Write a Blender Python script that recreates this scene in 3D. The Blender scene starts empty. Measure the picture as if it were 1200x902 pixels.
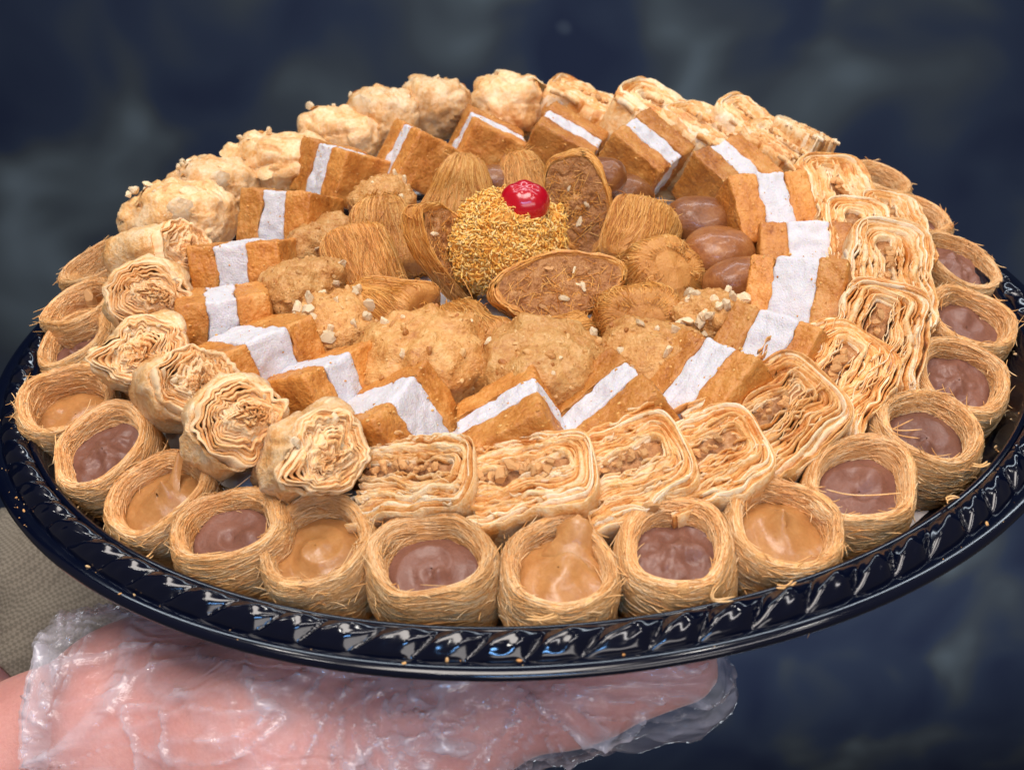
import bpy, math, random
import numpy as np
from mathutils import Vector, Matrix, Euler

SC = bpy.context.scene
COL = SC.collection
R = 0.20                      # tray radius in metres; the tray's lip lies in the plane z = 0

# ---------------------------------------------------------------- camera
cam_d = bpy.data.cameras.new('camera'); cam = bpy.data.objects.new('camera', cam_d); COL.objects.link(cam)
cam.matrix_world = Matrix(((0.998676, 0.049752, 0.013083, 0.0),
                           (-0.013202, 0.493661, -0.869554, -0.398111),
                           (-0.049721, 0.868230, 0.493664, 0.192190),
                           (0, 0, 0, 1)))
cam_d.sensor_width = 36.0; cam_d.lens = 39.0; cam_d.clip_start = 0.01; cam_d.clip_end = 60
cam_d.dof.use_dof = True; cam_d.dof.focus_distance = 0.37; cam_d.dof.aperture_fstop = 22.0
SC.camera = cam

# ---------------------------------------------------------------- world and lamps (indoor shop light, plus added wall fills)
w = bpy.data.worlds.new('World'); SC.world = w; w.use_nodes = True
bg = w.node_tree.nodes['Background']; bg.inputs[0].default_value = (1.0, 0.90, 0.86, 1); bg.inputs[1].default_value = 0.115

def area(name, loc, target, sx, sy, power, col):
    d = bpy.data.lights.new(name, 'AREA'); d.shape = 'RECTANGLE'; d.size = sx; d.size_y = sy
    d.energy = power; d.color = col
    o = bpy.data.objects.new(name, d); COL.objects.link(o); o.location = loc
    o.rotation_euler = (Vector(target) - Vector(loc)).to_track_quat('-Z', 'Y').to_euler()
    return o
area('ceiling_panel', (-0.15, -0.35, 1.25), (0, 0, 0), 0.62, 0.62, 14.2, (1.0, 0.915, 0.85))
area('ceiling_strip', (0.55, -0.75, 1.15), (0, 0, 0), 0.9, 0.12, 5.0, (1.0, 0.94, 0.92))
for (lx, ly) in ((-0.7, -0.35), (-0.35, -0.85), (0.35, 0.25), (0.75, -0.1), (-0.6, 0.3)):
    area('downlight', (lx, ly, 1.3), (0, 0, 0), 0.07, 0.07, 1.1, (1.0, 0.96, 0.9))
area('blue_sign_light', (-0.05, -1.0, 0.62), (0, -0.1, 0), 0.3, 0.04, 2.0, (0.22, 0.5, 1.0))
area('display_light', (0.25, -1.25, 0.42), (0, -0.1, -0.02), 0.9, 0.30, 3.8, (1.0, 0.93, 0.90))
area('wall_fill', (0.3, 0.9, 1.2), (0.3, 2.3, -1.1), 2.4, 0.3, 36.0, (0.80, 0.90, 1.0))  # added lamp out of view, brightens the marble from above

area('low_wall_fill', (0.5, 1.3, -2.4), (0.5, 2.3, -1.2), 2.6, 0.3, 24.0, (0.85, 0.92, 1.0))  # second added lamp, unseen, lifts the darker lower part of the wall

vs = SC.view_settings
vs.view_transform = 'Standard'; vs.look = 'None'; vs.exposure = -0.10; vs.gamma = 1.0; vs.use_curve_mapping = False
SC.render.engine = 'CYCLES'
SC.cycles.use_denoising = True
SC.cycles.max_bounces = 8; SC.cycles.diffuse_bounces = 3; SC.cycles.glossy_bounces = 3
SC.cycles.transparent_max_bounces = 16; SC.cycles.caustics_reflective = False; SC.cycles.caustics_refractive = False
SC.cycles.sample_clamp_indirect = 4.0

# ---------------------------------------------------------------- numpy helpers
rng = np.random.default_rng(7)

def _hash(ix, iy, iz, seed):
    h = (ix.astype(np.int64) * 374761393 + iy.astype(np.int64) * 668265263 + iz.astype(np.int64) * 2147483647 + seed * 974711) & 0x7fffffff
    h = ((h ^ (h >> 13)) * 1274126177) & 0x7fffffff
    h = ((h ^ (h >> 16)) * 1103515245) & 0x7fffffff
    return (h & 0xffff) / 32767.5 - 1.0

def vnoise(P, seed=0):
    P = np.asarray(P, float); i = np.floor(P); f = P - i; f = f * f * (3 - 2 * f); i = i.astype(np.int64)
    x, y, z = i[..., 0], i[..., 1], i[..., 2]; fx, fy, fz = f[..., 0], f[..., 1], f[..., 2]
    r = 0
    for a in (0, 1):
        for b in (0, 1):
            for c in (0, 1):
                r = r + _hash(x + a, y + b, z + c, seed) * (fx if a else 1 - fx) * (fy if b else 1 - fy) * (fz if c else 1 - fz)
    return r

def fbm(P, seed=0, oct=3):
    P = np.asarray(P, float); s = 0; a = 1.0
    for k in range(oct):
        s = s + a * vnoise(P * 2 ** k + 17.3 * k, seed + k); a *= 0.5
    return s

class MB:
    """collects vertices and faces (quads or triangles) for one mesh"""
    def __init__(self): self.V = []; self.F = []; self.n = 0
    def add(self, V, F):
        V = np.asarray(V, float).reshape(-1, 3)
        if isinstance(F, np.ndarray): F = [F]
        for f in F: self.F.append(np.asarray(f, np.int64) + self.n)
        self.V.append(V); self.n += len(V)
        return self
    def verts(self): return np.concatenate(self.V)
    def mesh(self, name, mat, smooth=True):
        V = np.concatenate(self.V); me = bpy.data.meshes.new(name)
        me.vertices.add(len(V)); me.vertices.foreach_set('co', V.ravel())
        idx = np.concatenate([f.ravel() for f in self.F]); tot = np.concatenate([np.full(len(f), f.shape[1]) for f in self.F])
        st = np.concatenate([[0], np.cumsum(tot)[:-1]])
        me.loops.add(len(idx)); me.loops.foreach_set('vertex_index', idx.astype(np.int32))
        me.polygons.add(len(tot)); me.polygons.foreach_set('loop_start', st.astype(np.int32))
        me.update(calc_edges=True); me.validate()
        me.polygons.foreach_set('use_smooth', np.full(len(me.polygons), smooth))
        me.materials.append(mat)
        return me

def grid_faces(n, m, wrap_n=False, wrap_m=False, off=0):
    i = np.arange(n if wrap_n else n - 1); j = np.arange(m if wrap_m else m - 1)
    I, J = np.meshgrid(i, j, indexing='ij'); I2 = (I + 1) % n; J2 = (J + 1) % m
    return np.stack([I * m + J, I2 * m + J, I2 * m + J2, I * m + J2], -1).reshape(-1, 4) + off

def tubes(paths, rad, sides=3, taper=True):
    """paths (S, n, 3) -> thin closed-looking tubes"""
    P = np.asarray(paths, float); S, n, _ = P.shape
    T = np.gradient(P, axis=1); T /= np.linalg.norm(T, axis=2, keepdims=True) + 1e-12
    ref = np.where(np.abs(T[..., 2:3]) > 0.8, np.array([1.0, 0, 0]), np.array([0, 0, 1.0]))
    N = np.cross(T, ref); N /= np.linalg.norm(N, axis=2, keepdims=True) + 1e-12; B = np.cross(T, N)
    r = np.broadcast_to(np.asarray(rad, float).reshape(-1, 1), (S, n)).copy()
    if taper: r[:, 0] *= 0.35; r[:, -1] *= 0.35
    a = np.arange(sides) * 2 * np.pi / sides
    V = P[:, :, None] + r[:, :, None, None] * (N[:, :, None] * np.cos(a)[None, None, :, None] + B[:, :, None] * np.sin(a)[None, None, :, None])
    f = grid_faces(n, sides, wrap_m=True)
    F = (f[None] + (np.arange(S) * n * sides)[:, None, None]).reshape(-1, 4)
    return V.reshape(-1, 3), F

def cube_grid(n):
    """surface of the cube [-1,1]^3 as a welded grid, n cells to an edge"""
    key = {}; V = []; F = []
    def vid(p):
        if p not in key: key[p] = len(V); V.append(p)
        return key[p]
    for ax in range(3):
        for s in (0, n):
            for i in range(n):
                for j in range(n):
                    q = []
                    for (a, b) in ((i, j), (i + 1, j), (i + 1, j + 1), (i, j + 1)):
                        p = [0, 0, 0]; p[ax] = s; p[(ax + 1) % 3] = a; p[(ax + 2) % 3] = b; q.append(vid(tuple(p)))
                    F.append(q if s else q[::-1])
    return np.array(V, float) / n * 2 - 1, np.array(F)
_cg = {n: cube_grid(n) for n in (3, 8, 14, 20, 26)}

def ball(n):
    V, F = _cg[n]; V = np.tan(V * np.pi / 4); return V / np.linalg.norm(V, axis=1, keepdims=True), F

def superell(n, a, b, c, e):
    V, F = ball(n); k = (np.abs(V) ** e).sum(1) ** (-1.0 / e); return V * k[:, None] * np.array([a, b, c]), F

def rbox(n, hx, hy, hz, r):
    V, F = _cg[n]; h = np.array([hx, hy, hz]); P = V * h; Q = np.clip(P, -(h - r), h - r); D = P - Q
    L = np.linalg.norm(D, axis=1, keepdims=True)
    return np.where(L > 1e-9, Q + D / np.maximum(L, 1e-9) * np.minimum(L, r), P), F

def vnormals(V, F):
    N = np.zeros_like(V); a, b, c, d = V[F[:, 0]], V[F[:, 1]], V[F[:, 2]], V[F[:, 3]]
    n = np.cross(c - a, d - b)
    for k in range(4): np.add.at(N, F[:, k], n)
    return N / (np.linalg.norm(N, axis=1, keepdims=True) + 1e-12)

def rough_up(V, F, spec, seed):
    """push along the normal: spec = ((amplitude m, feature size m, octaves), ...)"""
    N = vnormals(V, F); d = 0
    for k, (amp, size, oc) in enumerate(spec): d = d + amp * fbm(V / size, seed + 31 * k, oc)
    return V + N * d[:, None]

# ---------------------------------------------------------------- materials
def new_mat(name):
    m = bpy.data.materials.new(name); m.use_nodes = True; nt = m.node_tree
    return m, nt, nt.nodes['Principled BSDF']

def nd(nt, typ, **kw):
    n = nt.nodes.new(typ)
    for k, v in kw.items():
        if isinstance(k, str) and k.startswith('i_'): n.inputs[k[2:].replace('_', ' ')].default_value = v
        else: setattr(n, k, v)
    return n

def ramp(nt, stops):
    r = nt.nodes.new('ShaderNodeValToRGB'); e = r.color_ramp.elements
    while len(e) < len(stops): e.new(0.5)
    for k, (p, c) in enumerate(stops): e[k].position = p; e[k].color = (*c, 1)
    return r

def crumb(name, stops, size=0.006, fine=0.0009, rough=0.5, bump=0.5, sss=0.0, island=0.0, objvar=0.12, detail=5.0, spec=0.4, stretch=None, coat=0.0, mixf=0.38, pores=None):
    """mottled baked surface: a broad colour noise, a fine grain and a bump from the same grain"""
    m, nt, b = new_mat(name); L = nt.links
    tc = nd(nt, 'ShaderNodeTexCoord'); oi = nd(nt, 'ShaderNodeObjectInfo')
    add = nd(nt, 'ShaderNodeVectorMath', operation='ADD'); sc = nd(nt, 'ShaderNodeVectorMath', operation='SCALE')
    sc.inputs[0].default_value = (3.1, 1.7, 2.3); L.new(oi.outputs['Random'], sc.inputs['Scale'])
    L.new(tc.outputs['Object'], add.inputs[0]); L.new(sc.outputs[0], add.inputs[1])
    fvec = add.outputs[0]
    if stretch:
        mp = nd(nt, 'ShaderNodeMapping'); mp.inputs['Scale'].default_value = stretch; L.new(add.outputs[0], mp.inputs['Vector']); fvec = mp.outputs[0]
    n1 = nd(nt, 'ShaderNodeTexNoise', i_Scale=1.0 / size, i_Detail=detail, i_Roughness=0.6); L.new(add.outputs[0], n1.inputs['Vector'])
    n2 = nd(nt, 'ShaderNodeTexNoise', i_Scale=1.0 / fine, i_Detail=3.0, i_Roughness=0.65); L.new(fvec, n2.inputs['Vector'])
    mx = nd(nt, 'ShaderNodeMix', data_type='FLOAT'); mx.inputs[0].default_value = mixf
    L.new(n1.outputs['Fac'], mx.inputs[2]); L.new(n2.outputs['Fac'], mx.inputs[3])
    val = mx.outputs[0]
    if island:
        g = nd(nt, 'ShaderNodeNewGeometry'); m1 = nd(nt, 'ShaderNodeMath', operation='MULTIPLY_ADD')
        m1.inputs[1].default_value = island; L.new(g.outputs['Random Per Island'], m1.inputs[0])
        s = nd(nt, 'ShaderNodeMath', operation='SUBTRACT'); s.inputs[1].default_value = island * 0.5
        L.new(val, s.inputs[0]); L.new(s.outputs[0], m1.inputs[2]); val = m1.outputs[0]
    rp = ramp(nt, stops); L.new(val, rp.inputs[0])
    hv = nd(nt, 'ShaderNodeHueSaturation'); mr = nd(nt, 'ShaderNodeMapRange')
    mr.inputs['To Min'].default_value = 1 - objvar; mr.inputs['To Max'].default_value = 1 + objvar * 0.6
    L.new(oi.outputs['Random'], mr.inputs['Value']); L.new(mr.outputs[0], hv.inputs['Value']); L.new(rp.outputs[0], hv.inputs['Color'])
    L.new(hv.outputs[0], b.inputs['Base Color'])
    b.inputs['Roughness'].default_value = rough; b.inputs['Specular IOR Level'].default_value = spec
    if coat: b.inputs['Coat Weight'].default_value = coat; b.inputs['Coat Roughness'].default_value = 0.18
    if sss:
        b.inputs['Subsurface Weight'].default_value = sss; b.inputs['Subsurface Radius'].default_value = (1.0, 0.55, 0.25); b.inputs['Subsurface Scale'].default_value = 0.002
    bp = nd(nt, 'ShaderNodeBump'); bp.inputs['Strength'].default_value = bump; bp.inputs['Distance'].default_value = fine
    hsrc = n2.outputs['Fac']
    if pores:
        vo = nd(nt, 'ShaderNodeTexVoronoi', i_Scale=1.0 / pores); L.new(add.outputs[0], vo.inputs['Vector'])
        pm = nd(nt, 'ShaderNodeMath', operation='MULTIPLY_ADD'); pm.inputs[1].default_value = 0.3; L.new(vo.outputs['Distance'], pm.inputs[0]); L.new(n2.outputs['Fac'], pm.inputs[2]); hsrc = pm.outputs[0]
    L.new(hsrc, bp.inputs['Height']); L.new(bp.outputs[0], b.inputs['Normal'])
    return m

M = {}
M['strand'] = crumb('kataifi_strand', [(0.2, (0.64, 0.25, 0.06)), (0.5, (0.90, 0.49, 0.185)), (0.76, (0.97, 0.69, 0.38))], size=0.010, fine=0.0012, rough=0.4, bump=0.15, island=0.42, sss=0.08)
M['nest'] = crumb('kataifi_body', [(0.28, (0.62, 0.23, 0.05)), (0.5, (0.87, 0.455, 0.16)), (0.72, (0.96, 0.65, 0.34))], size=0.008, fine=0.0030, rough=0.42, bump=0.6, stretch=(1, 1, 9), mixf=0.45)
M['hair'] = crumb('fried_strand', [(0.22, (0.44, 0.14, 0.022)), (0.5, (0.72, 0.315, 0.062)), (0.8, (0.90, 0.52, 0.17))], size=0.010, fine=0.0012, rough=0.36, bump=0.15, island=0.5, sss=0.06)
M['hairbody'] = crumb('fried_body', [(0.25, (0.42, 0.145, 0.028)), (0.5, (0.64, 0.28, 0.07)), (0.8, (0.78, 0.42, 0.13))], size=0.006, fine=0.0007, rough=0.4, bump=0.7)
M['phyllo'] = crumb('phyllo_leaf', [(0.28, (0.58, 0.20, 0.035)), (0.43, (0.84, 0.43, 0.14)), (0.56, (0.93, 0.64, 0.34)), (0.74, (0.96, 0.80, 0.58))], size=0.009, fine=0.0014, rough=0.33, bump=0.5, sss=0.1, island=0.3, coat=0.12)
M['rollskin'] = crumb('phyllo_skin', [(0.30, (0.56, 0.21, 0.05)), (0.44, (0.82, 0.45, 0.17)), (0.57, (0.92, 0.64, 0.36)), (0.76, (0.96, 0.80, 0.61))], size=0.009, fine=0.0014, rough=0.34, bump=0.6, sss=0.1, coat=0.1)
M['ruffle'] = crumb('phyllo_ruffle', [(0.24, (0.66, 0.27, 0.07)), (0.45, (0.87, 0.49, 0.20)), (0.7, (0.95, 0.69, 0.41))], size=0.008, fine=0.0010, rough=0.42, bump=0.3, sss=0.08, island=0.3)
M['nutfill'] = crumb('nut_filling', [(0.3, (0.26, 0.09, 0.03)), (0.5, (0.52, 0.24, 0.09)), (0.75, (0.76, 0.48, 0.25))], size=0.0025, fine=0.0009, rough=0.42, bump=1.0)
M['cake'] = crumb('semolina_cake', [(0.30, (0.28, 0.075, 0.010)), (0.43, (0.54, 0.19, 0.032)), (0.55, (0.67, 0.28, 0.060)), (0.75, (0.80, 0.45, 0.15))], size=0.011, fine=0.0013, rough=0.42, bump=0.55, sss=0.1, objvar=0.2, mixf=0.36, pores=0.0012, coat=0.1)
M['cream'] = crumb('cream_layer', [(0.25, (0.66, 0.635, 0.655)), (0.5, (0.74, 0.715, 0.74)), (0.8, (0.79, 0.77, 0.79))], size=0.004, fine=0.0007, rough=0.55, bump=0.9, sss=0.3, objvar=0.03)
M['cookie'] = crumb('nut_cookie', [(0.27, (0.36, 0.11, 0.022)), (0.45, (0.60, 0.27, 0.07)), (0.58, (0.72, 0.39, 0.13)), (0.8, (0.86, 0.61, 0.32))], size=0.005, fine=0.0011, rough=0.42, bump=1.0, sss=0.05, objvar=0.16, mixf=0.45, coat=0.1)
M['nut'] = crumb('chopped_nut', [(0.2, (0.70, 0.46, 0.24)), (0.5, (0.86, 0.67, 0.42)), (0.8, (0.92, 0.80, 0.60))], size=0.004, fine=0.0008, rough=0.42, bump=0.4, sss=0.1, objvar=0.25)
M['peanut'] = crumb('roasted_nut', [(0.2, (0.52, 0.20, 0.06)), (0.5, (0.74, 0.38, 0.14)), (0.8, (0.88, 0.60, 0.31))], size=0.004, fine=0.0008, rough=0.4, bump=0.4, objvar=0.25)
M['syrup'] = crumb('syrup_ball', [(0.3, (0.15, 0.042, 0.011)), (0.5, (0.31, 0.105, 0.028)), (0.7, (0.46, 0.20, 0.065))], size=0.010, fine=0.0010, rough=0.32, bump=0.3, objvar=0.3, sss=0.08, coat=0.35)
M['choc'] = crumb('chocolate_cream', [(0.25, (0.17, 0.068, 0.044)), (0.6, (0.24, 0.108, 0.074)), (0.9, (0.31, 0.16, 0.115))], size=0.006, fine=0.0012, rough=0.4, bump=0.25, objvar=0.18, coat=0.08)
M['caramel'] = crumb('caramel_cream', [(0.25, (0.42, 0.175, 0.05)), (0.6, (0.55, 0.265, 0.09)), (0.9, (0.68, 0.39, 0.17))], size=0.006, fine=0.0015, rough=0.3, bump=0.12, sss=0.2, coat=0.2)
M['walnut'] = crumb('walnut_filling', [(0.3, (0.12, 0.036, 0.010)), (0.43, (0.38, 0.15, 0.045)), (0.57, (0.54, 0.25, 0.085)), (0.75, (0.72, 0.44, 0.20))], size=0.006, fine=0.0012, rough=0.36, bump=1.0, mixf=0.45)
M['coconut'] = crumb('toasted_coconut', [(0.2, (0.90, 0.36, 0.05)), (0.5, (0.98, 0.55, 0.13)), (0.8, (0.99, 0.74, 0.34))], size=0.008, fine=0.0010, rough=0.55, bump=0.15, island=0.45, sss=0.2, spec=0.25)
M['cocobody'] = crumb('coconut_core', [(0.3, (0.86, 0.33, 0.045)), (0.7, (0.96, 0.50, 0.10))], size=0.004, fine=0.0008, rough=0.5, bump=0.8)

m, nt, b = new_mat('candied_cherry'); M['cherry'] = m
b.inputs['Base Color'].default_value = (0.50, 0.004, 0.016, 1); b.inputs['Roughness'].default_value = 0.24
b.inputs['Subsurface Weight'].default_value = 0.25; b.inputs['Subsurface Radius'].default_value = (1, 0.15, 0.1); b.inputs['Subsurface Scale'].default_value = 0.002
b.inputs['Coat Weight'].default_value = 0.5; b.inputs['Coat Roughness'].default_value = 0.12

m, nt, b = new_mat('navy_plastic'); M['tray'] = m
b.inputs['Base Color'].default_value = (0.0014, 0.0026, 0.010, 1); b.inputs['Roughness'].default_value = 0.1; b.inputs['IOR'].default_value = 1.55
tc = nd(nt, 'ShaderNodeTexCoord'); n = nd(nt, 'ShaderNodeTexNoise', i_Scale=90.0, i_Detail=4.0); nt.links.new(tc.outputs['Object'], n.inputs['Vector'])
mr = nd(nt, 'ShaderNodeMapRange'); mr.inputs['To Min'].default_value = 0.05; mr.inputs['To Max'].default_value = 0.2
nt.links.new(n.outputs['Fac'], mr.inputs['Value']); nt.links.new(mr.outputs[0], b.inputs['Roughness'])

M['paper'] = crumb('white_paper', [(0.2, (0.62, 0.55, 0.52)), (0.6, (0.74, 0.69, 0.67)), (0.9, (0.80, 0.77, 0.76))], size=0.02, fine=0.002, rough=0.7, bump=0.2, objvar=0)
M['skin'] = crumb('skin', [(0.25, (0.64, 0.26, 0.22)), (0.5, (0.75, 0.35, 0.30)), (0.8, (0.84, 0.45, 0.39))], size=0.02, fine=0.0012, rough=0.45, bump=0.15, sss=0.25, objvar=0)

# glove film: thin clear plastic, milky where it is creased
m, nt, b = new_mat('glove_film'); M['glove'] = m; L = nt.links
tc = nd(nt, 'ShaderNodeTexCoord'); mp = nd(nt, 'ShaderNodeMapping'); L.new(tc.outputs['Object'], mp.inputs['Vector'])
mp.inputs['Rotation'].default_value = (0.3, 0.5, 0.6); mp.inputs['Scale'].default_value = (40, 130, 90)
n1 = nd(nt, 'ShaderNodeTexNoise', i_Scale=1.0, i_Detail=3.0, i_Roughness=0.5, i_Distortion=1.2); L.new(mp.outputs[0], n1.inputs['Vector'])
n1.noise_type = 'RIDGED_MULTIFRACTAL'
n2 = nd(nt, 'ShaderNodeTexNoise', i_Scale=420.0, i_Detail=2.0); L.new(tc.outputs['Object'], n2.inputs['Vector'])
b.inputs['Base Color'].default_value = (0.80, 0.76, 0.84, 1); b.inputs['Roughness'].default_value = 0.09; b.inputs['Specular IOR Level'].default_value = 1.0; b.inputs['IOR'].default_value = 1.6; b.inputs['Coat Weight'].default_value = 0.6; b.inputs['Coat Roughness'].default_value = 0.06
bp = nd(nt, 'ShaderNodeBump'); bp.inputs['Strength'].default_value = 1.0; bp.inputs['Distance'].default_value = 0.004; L.new(n1.outputs['Fac'], bp.inputs['Height'])
bp2 = nd(nt, 'ShaderNodeBump'); bp2.inputs['Strength'].default_value = 0.5; bp2.inputs['Distance'].default_value = 0.0010; L.new(n2.outputs['Fac'], bp2.inputs['Height'])
L.new(bp.outputs[0], bp2.inputs['Normal']); L.new(bp2.outputs[0], b.inputs['Normal'])
at = nd(nt, 'ShaderNodeAttribute'); at.attribute_name = 'crease'
mr = nd(nt, 'ShaderNodeMapRange'); mr.inputs['From Min'].default_value = 0.3; mr.inputs['From Max'].default_value = 1.4
mr.inputs['To Min'].default_value = 0.07; mr.inputs['To Max'].default_value = 0.32; L.new(n1.outputs['Fac'], mr.inputs['Value'])
ma = nd(nt, 'ShaderNodeMath', operation='MULTIPLY_ADD'); ma.inputs[1].default_value = 0.40; ma.use_clamp = True
L.new(at.outputs['Fac'], ma.inputs[0]); L.new(mr.outputs[0], ma.inputs[2]); L.new(ma.outputs[0], b.inputs['Alpha'])

# woven sleeve
m, nt, b = new_mat('khaki_weave'); M['cloth'] = m; L = nt.links
tc = nd(nt, 'ShaderNodeTexCoord'); ck = nd(nt, 'ShaderNodeTexChecker', i_Scale=620.0); L.new(tc.outputs['Object'], ck.inputs['Vector'])
ck.inputs['Color1'].default_value = (0.25, 0.205, 0.15, 1); ck.inputs['Color2'].default_value = (0.155, 0.125, 0.09, 1)
n = nd(nt, 'ShaderNodeTexNoise', i_Scale=60.0, i_Detail=3.0); L.new(tc.outputs['Object'], n.inputs['Vector'])
mx = nd(nt, 'ShaderNodeMix', data_type='RGBA', blend_type='MULTIPLY'); mx.inputs[0].default_value = 0.5
L.new(ck.outputs[0], mx.inputs[6]); rp = ramp(nt, [(0.3, (0.75, 0.75, 0.75)), (0.7, (1, 1, 1))]); L.new(n.outputs['Fac'], rp.inputs[0]); L.new(rp.outputs[0], mx.inputs[7]); L.new(mx.outputs[2], b.inputs['Base Color'])
b.inputs['Roughness'].default_value = 0.85
bp = nd(nt, 'ShaderNodeBump'); bp.inputs['Strength'].default_value = 0.4; bp.inputs['Distance'].default_value = 0.0004; L.new(ck.outputs['Fac'], bp.inputs['Height']); L.new(bp.outputs[0], b.inputs['Normal'])

# dark polished marble
m, nt, b = new_mat('dark_marble'); M['marble'] = m; L = nt.links
tc = nd(nt, 'ShaderNodeTexCoord'); oi = nd(nt, 'ShaderNodeObjectInfo')
add = nd(nt, 'ShaderNodeVectorMath', operation='ADD'); sc = nd(nt, 'ShaderNodeVectorMath', operation='SCALE'); sc.inputs[0].default_value = (5, 9, 7)
L.new(oi.outputs['Random'], sc.inputs['Scale']); L.new(tc.outputs['Object'], add.inputs[0]); L.new(sc.outputs[0], add.inputs[1])
na = nd(nt, 'ShaderNodeTexNoise', i_Scale=3.2, i_Detail=1.6, i_Roughness=0.5, i_Distortion=0.5); L.new(add.outputs[0], na.inputs['Vector'])
ra = ramp(nt, [(0.30, (0.011, 0.018, 0.045)), (0.47, (0.020, 0.030, 0.058)), (0.57, (0.038, 0.047, 0.060)), (0.66, (0.062, 0.077, 0.090)), (0.80, (0.12, 0.15, 0.175))]); L.new(na.outputs['Fac'], ra.inputs[0])
nb = nd(nt, 'ShaderNodeTexNoise', i_Scale=3.2, i_Detail=2.0, i_Roughness=0.5, i_Distortion=1.6); nb.noise_type = 'RIDGED_MULTIFRACTAL'; L.new(add.outputs[0], nb.inputs['Vector'])
rb = ramp(nt, [(0.55, (0, 0, 0)), (0.98, (0.085, 0.10, 0.105))]); L.new(nb.outputs['Fac'], rb.inputs[0])
mx = nd(nt, 'ShaderNodeMix', data_type='RGBA', blend_type='ADD'); mx.inputs[0].default_value = 0.5
L.new(ra.outputs[0], mx.inputs[6]); L.new(rb.outputs[0], mx.inputs[7]); L.new(mx.outputs[2], b.inputs['Base Color'])
b.inputs['Roughness'].default_value = 0.7; b.inputs['Specular IOR Level'].default_value = 0.2

# ---------------------------------------------------------------- object helpers
def obj(name, me, parent=None, loc=None, rot=None, label=None, cat=None, group=None, kind=None):
    o = bpy.data.objects.new(name, me); COL.objects.link(o)
    if parent is not None: o.parent = parent
    if loc is not None: o.location = loc
    if rot is not None: o.rotation_euler = rot
    if label: o['label'] = label
    if cat: o['category'] = cat
    if group: o['group'] = group
    if kind: o['kind'] = kind
    return o

def thing(name, mat4, label, cat, group=None):
    o = obj(name, None, label=label, cat=cat, group=group); o.empty_display_size = 0.01
    o.matrix_world = mat4
    return o

def rad(a): return math.radians(a)
def ring_frame(p, tx, ty, spin, sc):
    """local X = counter-clockwise tangent, local Y = towards the tray's centre; tx < 0 leans back inwards, ty < 0 leans clockwise"""
    a = math.atan2(p[1], p[0])
    return (Matrix.Translation(p) @ Matrix.Rotation(a + math.pi / 2, 4, 'Z') @ Matrix.Rotation(rad(ty), 4, 'Y')
            @ Matrix.Rotation(rad(tx), 4, 'X') @ Matrix.Rotation(rad(spin), 4, 'Z') @ Matrix.Scale(sc, 4))
def free_frame(p, yaw, tx, ty, sc=1.0):
    return (Matrix.Translation(p) @ Matrix.Rotation(rad(yaw), 4, 'Z') @ Matrix.Rotation(rad(tx), 4, 'X') @ Matrix.Rotation(rad(ty), 4, 'Y') @ Matrix.Scale(sc, 4))

# ---------------------------------------------------------------- background wall of marble slabs
def build_wall():
    wall_y = 2.3
    root = obj('marble_wall', None, kind='structure'); root['label'] = 'dark blue-grey marble wall behind the tray'
    root.location = (0, wall_y, -1.0)
    V, F = rbox(3, 6.0, 0.02, 4.5, 0.002); obj('marble_slab', MB().add(V, F).mesh('marble_slab', M['marble']), root)
build_wall()

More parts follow.
